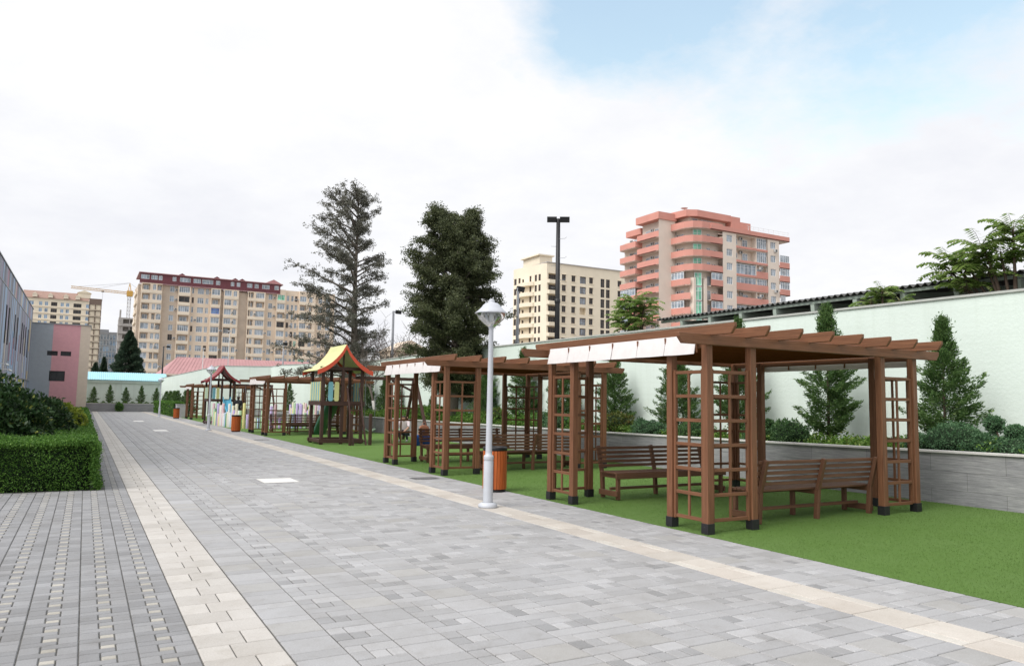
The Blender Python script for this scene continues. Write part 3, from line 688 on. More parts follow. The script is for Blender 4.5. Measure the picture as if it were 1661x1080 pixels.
# bay piers beside the green windows
for a in((113.0,121.75),(115.6,121.15)):
    g=MB();g.box((a[0]-.35,a[1]-.05,0),(a[0]+.35,a[1]+1.2,29.2));B.part(g,'pier',M['rosebeige'])
hs=[];ws=[]
for k in range(12):
    z=top-k*S-1.35;hs.append((1.2,2.95,z+.75,z+2.35));
B.facade((120.1,120.55),(124.2,120.55),0,39.95,hs,M['rosebeige'])
for h in hs:B.win((120.1+2.075,120.75,h[2]),X_,nY,1.75,1.6,'w3')
hs=[]
for k in range(12):
    z=top-k*S-1.35;hs.append((0.05,6.3,z+.15,z+2.75,1.5,1));hs.append((6.5,9.75,z+.15,z+2.75,1.2,1))
B.facade((124.2,120.7),(134,120.7),0,39.95,hs,M['rosebeige'])
for k in range(12):
    z=top-k*S-1.35;big=k in(3,4,6,8,9)
    g=MB();
    if big:g.box((124.22,120.45,z-.2),(134.0,120.69,z+1.35))
    elif k in(2,5,7):g.box((124.22,120.45,z-.2),(130.6,120.69,z+.25));g.box((130.62,120.45,z-.2),(134,120.69,z+1.3))
    else:g.box((124.22,120.45,z-.22),(134.0,120.69,z+.22))
    B.part(g,'balcony',M['rose'])
    if k in(2,3,5,6,8):B.win((127.4,120.85,z+(1.3 if big else .25)),X_,nY,6.1,1.4 if big else 2.3,'w5')
    else:
        B.win((128.4,122.1,z+.2),X_,nY,1.6,2.0,'w');B.win((125.6,122.1,z+.9),X_,nY,.9,1.3,'w');acunit(B,(127,122.15,z+2.0),X_,nY)
    if k in(0,1,3,6):B.win((132.3,120.8,z+.3),X_,nY,3.0,2.4,'w5')
    else:B.win((132.5,121.8,z+.3),X_,nY,1.4,1.9,'w');acunit(B,(131.5,120.4,z+1.7),X_,nY)
    B.win((137.8-1.95,120.75,z+.75),X_,nY,1.7,1.6,'w3')
    if k in(0,3):acunit(B,(136.4,120.5,z+.05),X_,nY)
B.facade((134,120.55),(137.8,120.55),0,39.95,[(1.0,2.7,top-k*S-1.35+.75,top-k*S-1.35+2.35) for k in range(12)],M['rosebeige'])
band(B,[(116.5,120.3),(141.1,120.3),(141.1,132)],39.96,41.1,.3,M['rose'],'roof_band',inner=[(116.5,122.4),(139.0,122.4),(139.0,132)])
for k in range(12):
    zt=top-k*S-.3;xe=141.0 if k in(1,2,3) else 139.6
    if k: band(B,[(137.82,120.3),(xe,120.3),(xe,126)],zt-1.45,zt,.15,M['rose'],inner=[(137.82,122),(138.6,122),(138.6,126)])
    if k: B.win(((137.82+xe)/2,120.42,zt),X_,nY,xe-138,1.65,'w5')
g=MB();g.box((134.0,121.9,0),(138.6,134,40.2));g.box((116.6,122.05,0),(139.4,134,.3));g.box((112.5,128.2,0),(138.5,140,39.9));B.part(g,'core',M['rosebeige'])
# penthouse
g=MB();g.box((113.6,124,40.2),(124.4,134,43.0));B.part(g,'penthouse',M['rosebeige'])
g=MB();g.prism([(111.6,129,43),(112.4,123.6,43),(114.5,122.4,43),(124.6,122.4,43),(124.6,134,43),(111.6,134,43)],(0,0,1.45));B.part(g,'roof_band',M['rose'])
for x in(115.2,117.6,119.2):B.win((x,123.93,41),X_,nY,1.5,1.8,'w3')
g=MB();g.box((124.6,122.3,41.1),(127.3,125,44.3));g.box((127.4,124,42.2),(132.4,130,43.9));B.part(g,'stair_head',M['rose'])
g=MB();g.box((127.4,124.1,40.2),(132.3,129.9,42.19));B.part(g,'stair_wall',M['rosebeige'])
g=MB()
for k in range(9):g.bar((128+k*1.6,120.5,41.1),(128+k*1.6,120.5,42.1),.05,.05)
g.bar((127.5,120.5,42.1),(141,120.5,42.1),.05,.05);g.bar((127.5,120.5,41.6),(141,120.5,41.6),.04,.04);B.part(g,'railing',M['frame'])
g=MB();g.lathe([(0,0),(.5,.08),(.8,.25)],(114,126,45.2),16);g.tube([(114,126,44.4),(114,126,45.3)],.06,6);B.part(g,'satellite_dish',M['ac'])
# left wing
g=MB();g.add([(107.5,127,0),(112.3,127,0),(112.3,127,42.4),(107.5,127,42.4)],[(0,1,2,3)]);g.box((109,127.02,0),(112.2,141,39.5));g.box((109,127.02,39.5),(112.2,134.4,42.4));B.part(g,'wing_wall',M['rosebeige'])
g=MB();g.prism([(107.2,134.6,42.4),(107.2,126.7,42.4),(112.4,126.7,42.4),(112.4,134.6,42.4)],(0,0,1.6));g.box((108.6,134.6,40.6),(112.4,140,42));B.part(g,'roof_band',M['rose'])
for k in range(13):
    zt=39.8-k*3.08
    band(B,[(109,134.4),(107.4,134.4),(107.4,127.8),(107.5,127.02)],zt-1.4,zt,.15,M['rose'],inner=[(109,134.3),(109,134.2),(109,127.9),(109,127.1)])
    for y in(129.3,132.4):B.win((108.95,y,zt-1.0),mY,nX,1.3,2.0,'w3')
    acunit(B,(108.98,130.8,zt+.5),mY,nX)
    zt-=1.1
    band(B,[(109,141),(107.3,140.6),(107.1,134.6),(109,134.45)],zt-1.4,zt,.15,M['rose'],inner=[(109.1,140.9),(109.1,140),(109.1,135),(109.1,134.5)])
    if k>3:B.win((107.35,137.6,zt),mY,nX,5.4,1.55,'w5')
    else:
        B.win((108.95,136.6,zt-1.0),mY,nX,1.5,2.0,'w3');acunit(B,(108.98,138.2,zt+.4),mY,nX)
B.wins()
# ---- cream block
B=Bld('cream_apartment_block',(135,196,0),'cream stone apartment block with small brown windows behind the black floodlight pole')
S=3.22;R_=[40.9-k*S for k in range(12)]
cols=[(6.1,1.4,1.9,'b'),(9.6,1.4,1.9,'b'),(16.2,1.4,1.9,'b'),(20.6,1.5,2.7,'b'),(22.7,1.5,2.7,'b'),(27.2,1.4,1.9,'b'),(30.3,1.4,1.9,'b'),(33.5,1.4,1.9,'b')]
hs=[];
for r in R_:
    for c,w,h,_ in cols:hs.append((c-w/2,c+w/2,r-h,r))
    hs.append((.5,4.3,r-2.0,r,1.6,1));hs.append((12.0,14.3,r-2.2,r,1.4,1))
B.facade((119.2,192),(155,192),0,44.0,hs,M['creamstone'])
for i,r in enumerate(R_):
    for c,w,h,st in cols:B.win((119.2+c,192.2,r-h),X_,nY,w,h,st)
    B.win((121.8,193.3,r-2.0),X_,nY,2.4,1.8,'d')
    if i!=3:B.win((132.35,192.25,r-2.2),X_,nY,2.3,2.0,'grd')
    g=MB();g.prism([(119.1,191.98,r-3.1),(119.7,191.3,r-3.1),(123.2,191.3,r-3.1),(123.6,191.98,r-3.1)],(0,0,1.1));B.part(g,'balcony',M['creamstone'])
    g=MB()
    for c,w,h,st in cols[:3]+cols[5:]:g.box((119.2+c-w/2-.25,191.85,r+.02),(119.2+c+w/2+.25,191.98,r+.2));g.box((119.2+c-w/2-.2,191.85,r-h-.16),(119.2+c+w/2+.2,191.98,r-h-.02))
    B.part(g,'window_surround',M['creamstone'])
g=MB();g.box((119.0,191.7,44.002),(155.1,206,44.25));B.part(g,'cornice',M['concrete'])
hs=[]
for r in R_:
    for c,w in((1.0,1.3),(3.2,1.1),(11.6,1.1),(13.5,1.1)):hs.append((c-w/2,c+w/2,r-2,r))
    hs.append((4.6,5.6,r-1.6,r-.6));hs.append((8.4,9.4,r-1.8,r))
B.facade((117.2,209),(119.2,192.02),0,44.0,hs,M['creamstone'])
dd=B.d.copy();nn=B.n.copy()
for r in R_:
    for c,w in((1.0,1.3),(3.2,1.1),(11.6,1.1),(13.5,1.1)):B.win(B.P(c,r-2,.2),dd,nn,w,2,'b')
    B.win(B.P(5.1,r-1.6,.2),dd,nn,1,1,'b');B.win(B.P(8.9,r-1.8,.2),dd,nn,1,1.8,'b')
    c=B.P(6.8,0);ol=[(c+dd*(4.2*math.cos(a))+nn*(1.7*math.sin(a))) for a in [PI*k/10 for k in range(11)]]
    g=MB();g.prism([(p.x,p.y,r-3.2) for p in ol[::-1]],(0,0,1.15));B.part(g,'balcony',M['creamstone'])
g=MB();g.box((119,196,44.25),(123.5,206,46.8));g.box((118.2,195.4,46.8),(124,206.5,47.2));g.box((118.4,206,0),(155,209,44));B.part(g,'roof_pavilion',M['creamstone'])
B.wins()
# ---- long beige block with maroon attic
B=Bld('beige_apartment_block',(45,288,0),'long beige apartment block with maroon attic storey behind the red roof')
S=3.29;R_=[39.3-k*S for k in range(12)];Yb=280
bays=[(14.3,20.6,1.4),(25.6,29.6,.9),(31.0,36.1,.0),(36.1,39.3,1.2),(40.3,45.3,1.2),(48.4,54.4,1.2),(58.4,61.6,.9),(66.5,72.5,1.2)]
spans=[(14.3,20.6,1.4,[(1.4,2.4,'w'),(3.9,1.0,'arch'),(5.5,1.5,'arch')]),
(20.6,25.6,0,[(3.2,1.4,'w')]),(25.6,29.6,.9,[(2.0,3.4,'w5')]),(29.6,36.1,0,[(.8,.7,'w1'),(3.3,2.0,'w3'),(5.4,1.0,'w')]),
(36.1,39.3,1.1,[(1.6,2.7,'w3')]),(39.3,40.3,-1.2,[]),(40.3,45.3,1.1,[(1.4,2.3,'w3'),(3.8,1.2,'arch')]),(45.3,48.4,-.6,[]),
(48.4,54.4,1.1,[(.5,.5,'w1'),(1.4,1.0,'arch'),(4.2,2.9,'w5')]),(54.4,58.4,0,[(2.0,1.4,'w')]),(58.4,61.6,.9,[(1.6,2.6,'w3')]),
(61.6,66.5,0,[(1.0,.9,'w1'),(2.6,.9,'w1'),(4.0,.9,'w1')]),(66.5,72.5,1.1,[(1.4,2.3,'w3'),(4.2,1.3,'arch')]),(72.5,80,0,[(2,1.4,'w'),(5,1.8,'w3')])]
rr=random.Random(3)
for si,(xa,xb,pr,ws) in enumerate(spans):
    y=Yb-pr;hs=[];
    zt=39.6 if xa<58 else 41.2
    for ri,r in enumerate(R_):
        for c,w,st in ws:
            if c-w/2<0:continue
            hh=2.0
            openl=(pr>.5 and rr.random()<.33)
            hs.append((c-w/2,c+w/2,r-hh,r,1.2 if openl else .22,1))
            if openl:B.win((xa+c,y+1.1,r-hh+.1),X_,nY,w*.7,1.6,'w')
            else:
                s_=st
                if xa==36.1 and ri==2:s_='fb'
                elif rr.random()<.12 and st!='arch':s_='b'
                elif rr.random()<.03:s_='g'
                B.win((xa+c,y+.18,r-hh),X_,nY,w,hh,s_)
            if pr>.5 and not openl and rr.random()<.3 or (pr==0 and rr.random()<.22):acunit(B,(xa+c+w/2+.55,y-.0,r-1.5),X_,nY)
        if pr>.5:
            g=MB();g.box((xa+.1,y-.16,r-S+.25),(xb-.1,y-.003,r-2.1));B.part(g,'parapet',M['beigelight']) if ri<9 else None
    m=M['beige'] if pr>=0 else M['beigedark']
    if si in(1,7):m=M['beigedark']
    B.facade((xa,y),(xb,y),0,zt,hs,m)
    if pr>0:
        g=MB();
        g.add([(xa,Yb+.0,0),(xa,y,0),(xa,y,zt),(xa,Yb,zt)],[(0,1,2,3)]);g.add([(xb,Yb,0),(xb,y,0),(xb,y,zt),(xb,Yb,zt)],[(3,2,1,0)]);B.part(g,'bay_side',m)
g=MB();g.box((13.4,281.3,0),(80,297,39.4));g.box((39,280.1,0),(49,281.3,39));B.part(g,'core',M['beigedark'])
hs=[(2+q*5,4.2+q*5,r-2,r) for r in R_ for q in range(3)]
B.facade((13.2,299),(14.3,281),0,39.6,hs,M['beige'])
for h in hs:B.win(B.P((h[0]+h[1])/2,h[2],.2),B.d.copy(),B.n.copy(),2.2,2,'w')
for r in R_[:8]:
    g=MB();g.box((12.9,284,r-S+.2),(14.0,296,r-2));B.part(g,'side_balcony',M['beigelight'])
at=[(15.2,2.6),(18.0,2.0),(19.9,1.2),(24.2,1.2),(27.6,3.4),(31.4,2.4),(34.8,3.6),(38.2,1.4),(43,1.2),(45,1.2),(48.8,1.8),(51.2,1.4),(54.4,2.6),(58.2,1.6)]
B.facade((13.6,279.0),(59.5,279.0),39.62,42.9,[(x-13.6-w/2,x-13.6+w/2,40.9,42.4) for x,w in at if w<2.5 or 1],M['maroon'],name='attic')
for x,w in at:B.win((x,279.15,40.9),X_,nY,w-.05,1.5,'w3')
g=MB();g.box((13.3,278.6,42.902),(60.2,297,43.15));g.box((13.6,279.02,39.45),(59.5,280,39.6));B.part(g,'roof',M['roofred'])
for x in(27,38.4,44.6,47,57):
    g=MB();g.box((x-.8,284,43.15),(x+.8,286,44.0));g.prism([(x-1,283.8,44.0),(x+1,283.8,44.0),(x,283.8,44.6)],(0,2.4,0));B.part(g,'chimney',M['maroon'])
g=MB();g.prism([(54,281,43.15),(61,281,43.15),(57.5,281,44.9)],(0,10,0));B.part(g,'gable',M['roofred'])
B.wins()
# ---- far left classic block
B=Bld('distant_apartment_block',(-10,438,0),'distant cream apartment block with brown tiled roof above the pink block')
S=3.15;R_=[46.9-k*S for k in range(13)]
cl_=[(2.6,1.9),(6.4,1.4),(8.8,1.4),(12.0,2.6),(15.4,1.4),(17.7,1.4),(21.9,3.4),(26.4,1.6)]
hs=[(c-w/2,c+w/2,r-1.9,r,.3,1) for r in R_ for c,w in cl_]
B.facade((-27.8,430),(-.9,430),0,48.5,hs,M['creamstone'])
for r in R_:
    for c,w in cl_:B.win((-27.8+c,430.2,r-1.9),X_,nY,w,1.9,'bl' if w<2 else 'd')
    g=MB();g.box((-27.9,429.75,r-2.6),(-.9,429.99,r-2.3));B.part(g,'string_course',M['beigelight'])
B.facade((-.9,430.0),(4.6,430),0,50,[(.4,2.6,r-2.3,r+.1,.9,1) for r in R_]+[(3.0,5.2,r-2.3,r+.1,.9,1) for r in R_],M['frame_brown'])
for r in R_:
    B.win((.6,430.8,r-2.2),X_,nY,2.1,2.2,'bl');B.win((3.2,430.8,r-2.2),X_,nY,2.1,2.2,'bl')
    g=MB();g.box((-.9,429.5,r-2.75),(4.6,429.98,r-2.5));B.part(g,'slab',M['creamstone'])
g=MB();g.prism([(-29,429.4,48.5),(-1.0,429.4,48.5),(-1.0,434,52.4),(-29,434,52.4)][::-1],(0,9,0));B.part(g,'roof',M['brownroof'])
for x in(-24,-17.5,-11,-6):
    g=MB();g.box((x-1,429.3,48.9),(x+1,431.5,50.2));g.prism([(x-1.2,429.2,50.2),(x+1.2,429.2,50.2),(x,429.2,51.2)],(0,3,0));B.part(g,'dormer',M['beigelight'])
g=MB();g.box((-6,431,50),(-.5,436,52.6));g.prism([(-6.4,430.6,52.6),(-.2,430.6,52.6),(-3.3,430.6,54)],(0,6,0));B.part(g,'roof_tower',M['creamstone'])
g=MB();g.box((-27.7,430.4,0),(4.5,445,48.4));B.part(g,'core',M['creamstone']);B.wins()
# ---- glass office block
B=Bld('glass_office_block',(9,455,0),'grey glazed office block far behind the dark conifer','office building')
hs=[(q*1.45+.08,q*1.45+1.4,z+.1,z+2.9) for q in range(9) for z in np.arange(0,33,3.1)]
B.facade((2.2,450),(15.4,450),0,35.2,hs,M['metalgrey'])
for h in hs:B.win((2.2+(h[0]+h[1])/2,450.2,h[2]),X_,nY,1.3,2.8,'bl' if random.random()<.5 else 'w1')
g=MB();g.box((2.3,450.4,0),(15.3,462,35));g.box((4,452,35),(9,460,36.6));B.part(g,'core',M['metalgrey']);B.wins()
# ---- unfinished concrete block and crane
B=Bld('unfinished_concrete_block',(12,335,0),'unfinished concrete frame building under the tower crane','building')
hs=[(a,a+2.1,z+.9,z+2.6,2,1) for a in(1.6,4.0) for z in np.arange(8,30,3.0)]
B.facade((9.6,330),(17,330),0,32.2,hs,M['concrete']);g=MB();g.box((9.7,332.1,0),(17,340,32));
for z in np.arange(8,32,3.0):g.box((9.3,329.6,z-.1),(17,329.98,z+.15))
g.box((9.8,330.2,32.2),(10.4,331,35.2));B.part(g,'floor_slabs',M['concrete'])
t=empty('tower_crane',(13.2,340,0),'yellow tower crane with long jib above the unfinished block','crane')
g=MB()
def lat(g,p,q,w,n,th=.12):
    p=Vector(p);q=Vector(q);d=(q-p).normalized();a=d.cross(Vector((0,1,0)) if abs(d.y)<.9 else X_).normalized()*w/2;b=d.cross(a).normalized()*w/2
    cs=[a+b,a-b,-a-b,-a+b]
    for c in cs:g.bar(p+c,q+c,th,th)
    for i in range(n):
        for k in range(4):
            c0=cs[k];c1=cs[(k+1)%4];u0=p+(q-p)*(i/n);u1=p+(q-p)*((i+1)/n)
            g.bar(u0+c0,u1+c1,th*.6,th*.6);g.bar(u0+c0,u0+c1,th*.6,th*.6)
lat(g,(0,0,0),(0,0,42),1.1,28,.16);g.build('mast',M['concrete'],t)
g=MB();lat(g,(1,0,43),(-20.5,0,43.8),.8,20,.11);g.build('jib',M['craneyellow'],t)
g=MB();lat(g,(1,0,43),(6,0,43),.8,5,.11);g.box((4.6,-.7,41.6),(6.2,.7,43));g.build('counter_jib',M['craneyellow'],t)
g=MB();g.bar((-.7,-.4,43),(-.1,0,47.2),.2,.2);g.bar((.7,-.4,43),(-.1,0,47.2),.2,.2);g.bar((-.7,.4,43),(-.1,0,47.2),.2,.2);g.bar((.7,.4,43),(-.1,0,47.2),.2,.2)
for z in(44.6,46):g.bar((-.5,0,z),(.5,0,z),.12,.12)
g.box((-1,-1,41.8),(1.2,1,44));g.build('tower_top',M['craneyellow'],t)
g=MB();g.tube([(-.1,0,47.2),(-12,0,44)],.05,5);g.tube([(-.1,0,47.2),(-18,0,44.2)],.05,5);g.tube([(-.1,0,47.2),(5.5,0,43.3)],.05,5);g.tube([(-9.5,0,43.4),(-9.5,0,39)],.04,5);g.box((-10,-.4,42.7),(-9,.4,43.3));g.build('cables',M['metalgrey'],t)
# ---- red roofed hall
t=empty('red_roofed_hall',(10.4,130,0),'long low red walled hall with pinkish red metal roof behind the far wall','building')
def RH(g,n,m): o=g.build(n,m,t);o.location=(-10.4,-130,0);return o
g=MB();g.box((10.6,130,0),(44,148,5.3));RH(g,'wall',M['redwall'])
g=MB();g.add([(10.1,129.5,5.25),(44.5,129.5,5.25),(44.5,148.5,5.25),(10.1,148.5,5.25),(13.2,139,8.4),(42,139,8.4)],[(0,1,5,4),(1,2,5),(2,3,4,5),(3,0,4),(3,2,1,0)])
for k in range(60):g.bar((10.6+k*.57,129.5,5.29),(13.3+k*.49,138.9,8.42),.04,.04)
RH(g,'roof',M['roofred'])
g=MB();g.box((10.0,129.35,5.05),(44.6,129.5,5.24));
for x in(10.7,16.4,22):g.box((x-.3,129.8,0),(x+.3,129.98,5.05))
RH(g,'trim',M['beigelight'])
for x in(11.6,12.9,13.9):
    g=MB();g.box((x-.35,129.9,4.5),(x+.35,129.98,4.9));RH(g,'window',M['frame'])
g=MB();g.box((92,250,0),(106,262,19));g.prism([(91,249,19),(107,249,19),(99,249,23)],(0,14,0))
tt=empty('low_distant_house',(99,255,0),'small pale orange building glimpsed between the two tall trees','building');o=g.build('wall',M['beige'],tt);o.location=(-99,-255,0)
for x in(94.5,98,101.5):
    for z in(4,8,12,16):
        g=MB();g.box((x,249.9,z),(x+1.6,249.98,z+1.5));o=g.build('window',M['glassdark'],tt);o.location=(-99,-255,0)
# ------------------------------------------------------------------ shed behind the wall
t=empty('corrugated_shed',(16,12,0),'dark corrugated roof shed with mint beam ends behind the right wall','shed')
def SH(g,n,m): o=g.build(n,m,t);o.location=(-16,-12,0);return o
g=MB();n=0;y=2.0;vs=[];ny=0
while y<19.0:
    vs+= [(15.95,y,4.36+.032*math.sin(y/.177*2*PI)),(21,y,4.85+.032*math.sin(y/.177*2*PI))];y+=.0221*1.0;ny+=1
g.add(vs,[(2*i,2*i+1,2*i+3,2*i+2) for i in range(ny-1)],0,None,True)
g.add([(a,b,c-.012) for a,b,c in vs],[(2*i,2*i+2,2*i+3,2*i+1) for i in range(ny-1)],0,None,True)
g.add([v for i in range(ny) for v in (vs[2*i],(vs[2*i][0],vs[2*i][1],vs[2*i][2]-.012))],[(2*i,2*i+1,2*i+3,2*i+2) for i in range(ny-1)])
SH(g,'roof_sheets',M['corr'])
g=MB();g.box((16.05,2,4.24),(16.12,18.85,4.315));SH(g,'fascia',M['beammint'])
k=0;y=3.2
while y<19:
    g=MB();g.bar((16.0,y,4.12),(20.8,y,4.60),.11,.20);SH(g,'rafter',M['beammint']);y+=1.22
g=MB();g.box((20.6,2,0),(20.8,18.8,4.6));g.box((16.6,18.6,0),(20.6,18.75,4.15));SH(g,'wall',M['shedwood'])
# ------------------------------------------------------------------ floodlight poles
def pole(loc,h,r,heads,label,mat,cat='floodlight pole'):
    t=empty('floodlight_pole',loc,label,cat,'poles behind the walls')
    g=MB();g.tube([(0,0,0),(0,0,h*.62),(0,0,h)],[r*1.15,r,r*.8],12);g.lathe([(r*1.15,h*.62),(r*1.2,h*.62+.02),(r*1.2,h*.62+.15),(r*.98,h*.62+.17)],n=12);g.build('pole',mat,t)
    for a,dx in heads:
        g=MB();c,s_=math.cos(a),math.sin(a);g.bar((0,0,h-.03),(c*dx*.5,s_*dx*.5,h-.02),.05,.05);g.build('bracket',mat,t)
        g=MB();g.box((-.19,-.07,-.12),(.19,.05,.10));g.box((-.16,.05,-.09),(.16,.10,.07));g.box((-.20,-.09,-.13),(.20,-.07,.11));o=g.build('floodlight',M['black'],t,.01);o.location=(c*dx,s_*dx,h-.02);o.rotation_euler=(.25 if abs(a)<1.5 else -.25,0,a)
    return t
dpole=pole((16.5,25.75,0),9.15,.10,[(-.55,.26),(PI-.55,.26)],'tall black floodlight pole with twin heads before the cream block',M['black'])
g=MB()
for z in(6.6,7.5,8.3):g.tube([(-.05,-.05,z),(.2,-.2,z+.02),(.26,-.24,z+.08)],.008,5);g.tube([(-.05,.05,z-.3),(-.2,.2,z-.28)],.008,5)
g.build('hook',M['metalgrey'],dpole)
pole((16.5,29,0),6.7,.07,[(0.3,.15)],'shorter grey floodlight pole at the left edge of the cream block',M['metalgrey'])
pole((16.5,44.7,0),7.2,.085,[(.2,.35)],'grey floodlight pole between the two tall trees',M['metalgrey'])
pole((7.9,99.8,0),7.7,.09,[(0,.5)],'thin black pole with lamp at the corner of the far blue roof',M['black'],'lamp pole')
pole((14.7,66.6,0),6.4,.07,[(0,.12)],'thin dark pole standing at the step in the mint wall',M['metalgrey'],'lamp pole')
for x,y,h,l in((16,129,9.5,'left thin grey mast in front of the red hall'),(19.8,129,12.5,'middle thin grey mast in front of the red hall'),(28.5,129,9.5,'right thin grey mast in front of the red hall')):
    g=MB();g.tube([(x,y,0),(x,y,h)],[.09,.05],8);g.box((x-.25,y-.15,h-.2),(x+.25,y+.1,h));tag(g.build('mast',M['ac']),l,'mast','thin masts by the red hall')
# ------------------------------------------------------------------ play towers
def playset(loc,label,roofm,trim,slide,slide_dir,name='play_tower',swing=True):
    t=empty(name,loc,label,'play tower','play towers with gabled roofs')
    w,d=1.45,1.5;D=M['darkwood']
    for x,y in((0,0),(w,0),(0,d),(w,d),(.72,0),(.72,d)):
        top=2.72 if x!=.72 else 2.72
        g=MB();g.bar((x,y,0),(x,y,top),.11,.11,up=(0,1,0));g.build('post',D,t,.008)
    g=MB()
    for y in(0,d):g.bar((-.1,y,.12),(w+.1,y,.12),.13,.14)
    for x in(0,w):g.bar((x,.07,.12),(x,d-.07,.12),.12,.13)
    g.build('base_frame',D,t,.008)
    g=MB();
    for y in(-.07,d+.07):g.bar((-.1,y,1.47),(w+.1,y,1.47),.04,.16)
    for x in(-.075,w+.075):g.bar((x,-.04,1.47),(x,d+.04,1.47),.04,.15)
    for k in range(10):g.bar((-.04,.07+k*.15,1.53),(w+.04,.07+k*.15,1.53),.14,.03)
    g.build('deck',D,t,.004)
    g=MB()
    for y in(-.0,d):
        g=MB();g.bar((-.12,y,2.74),(w+.12,y,2.74),.06,.12);g.bar((w/2,y,2.79),(w/2,y,3.3),.06,.06);g.build('top_beam',D,t,.005)
    # fence panels: upright pastel boards
    cols=[M['p_yellow'],M['p_blue']]
    def board(p,q,i,ww=.16,top=2.25):
        g=MB();p=Vector(p);q=Vector(q);dr=(q-p).normalized();nr=Vector((dr.y,-dr.x,0));hw=ww/2
        ol=[(-hw,1.60),(-hw*.6,1.55),(hw*.6,1.55),(hw,1.60),(hw,top-.05),(hw*.6,top),(-hw*.6,top),(-hw,top-.05)]
        g.prism([(p+dr*a+Vector((0,0,z))) for a,z in ol],nr*.025);g.build('board',cols[i%2],t,.004)
    for i in range(9):board((-.08,.14+i*.155,0),(-.08,2,0),i,.13)
    board((.26,-.07,0),(2,-.07,0),1,.17);board((.48,-.07,0),(2,-.07,0),0,.17)
    for i in range(8):board((w+.1,.2+i*.155,0),(w+.1,2,0),i,.13)
    board((.3,d+.05,0),(2,d+.05,0),1,.17)
    # curved gable roof
    for sx in(-1,1):
        g=MB();n=8;pts=[]
        for i in range(n+1):
            u=i/n;x=w/2+sx*u*(w/2+.30);z=3.56-.95*(u**.75)+.10*math.sin(u*PI)*-1+ .02;pts.append((x,z))
        for i in range(n):
            (xa,za),(xb,zb)=pts[i],pts[i+1]
            g.add([(xa,-.30,za),(xb,-.30,zb+.0),(xb,d+.3,zb),(xa,d+.3,za),(xa,-.30,za+.035),(xb,-.30,zb+.028),(xb,d+.3,zb+.028),(xa,d+.3,za+.035)],[(3,2,1,0),(4,5,6,7),(0,1,5,4),(1,2,6,5),(2,3,7,6),(3,0,4,7)] if sx>0 else [(0,1,2,3),(7,6,5,4),(4,5,1,0),(5,6,2,1),(6,7,3,2),(7,4,0,3)])
        g.build('roof_slope',roofm,t)
        for y in(-.33,d+.30):
            g=MB()
            for i in range(n):
                (xa,za),(xb,zb)=pts[i],pts[i+1];g.add([(xa,y,za-.14),(xb,y,zb-.14),(xb,y,zb+.03),(xa,y,za+.03),(xa,y+.028,za-.14),(xb,y+.028,zb-.14),(xb,y+.028,zb+.03),(xa,y+.028,za+.03)],[(0,1,2,3),(7,6,5,4),(3,2,6,7),(1,0,4,5)])
            g.build('barge_board',trim,t)
    # ladder leaning outwards to the front
    lx=.88;g=MB()
    if slide_dir>0:
        for x in(lx,lx+.46):g.bar((x,-.98,0),(x-.02,-.10,2.05),.05,.08,up=(0,1,0))
        g.build('ladder_rail',D,t,.005)
        for k in range(6):
            u=(k+.6)/7.6;g=MB();g.bar((lx,-.98+u*.88,.0+u*2.05),(lx+.44,-.98+u*.88,u*2.05),.05,.04);g.build('rung',D,t)
        for x in(lx-.12,lx+.6):
            g=MB();g.bar((x,-1.0,0),(x,-1.0,1.12),.10,.10,up=(0,1,0));g.build('post',D,t,.006)
    # slide
    g=MB();y0=d+.05 if slide_dir>0 else -.06;sgn=1 if slide_dir>0 else -1;xa=.60 if slide_dir>0 else .78;ww=.46;pr=[];n=14
    for i in range(n+1):
        u=i/n;yy=y0+sgn*u*(1.75 if slide_dir>0 else 2.3);zz=1.52-1.32*(u+.07*math.sin(u*2*PI))+ (.0 if u<.9 else .04);pr.append((yy,max(zz,.16)))
    sec=[(0,.17),(.04,.18),(.07,.02),(ww/2,0),(ww-.07,.02),(ww-.04,.18),(ww,.17),(ww,-.03),(ww/2,-.04),(0,-.03)]
    vs=[(xa+a,yy,zz+b) for yy,zz in pr for a,b in sec];m=len(sec)
    g.add(vs,[(i*m+k,i*m+(k+1)%m,(i+1)*m+(k+1)%m,(i+1)*m+k) for i in range(n) for k in range(m)],0,None,True);g.build('slide',slide,t)
    if swing:
        g=MB();g.bar((w,.8,2.45),(3.95,.8,2.45),.10,.12);g.build('swing_beam',D,t,.006)
        for y1 in(-.55,2.15):
            g=MB();g.bar((3.85,.8+(.06 if y1>0 else -.06),2.5),(3.95,y1,0.02),.10,.10,up=(1,0,0));g.build('swing_leg',D,t,.006)
        g=MB();g.bar((2.9,.8,2.38),(3.85,.8,1.95),.06,.08);g.build('brace',D,t,.004)
        for cx,colr in((2.05,M['p_yellow']),(3.1,M['slidegreen'])):
            g=MB()
            for s in(-.2,.2):g.tube([(cx+s,.8,2.4),(cx+s,.8,.48)],.012,5)
            g.build('chain',M['metalgrey'],t)
            g=MB();vs=[];n=8
            for i in range(n+1):
                u=-1+2*i/n;z=.42+.09*abs(u)**1.6
                vs+=[(cx+u*.21,.68,z),(cx+u*.21,.92,z),(cx+u*.21,.92,z+.035),(cx+u*.21,.68,z+.035)]
            g.add(vs,[(i*4+k,i*4+4+k,i*4+4+(k+1)%4,i*4+(k+1)%4) for i in range(n) for k in range(4)]+[(0,1,2,3),(n*4+3,n*4+2,n*4+1,n*4)],0,None,False)
            g.build('swing_seat',PASTEL[5],t)
    return t
playset((7.46,27.2,.01),'play tower with yellow green gabled roof, red trim, dark green slide and swing beam',M['roofyellow'],M['trimred'],M['slidegreen'],1)
playset((6.62,49.6,0),'farther play tower with dark red roof and pale blue slide behind the pastel palisade',M['roofmaroon'],M['roofmaroon'],M['slideblue'],-1)
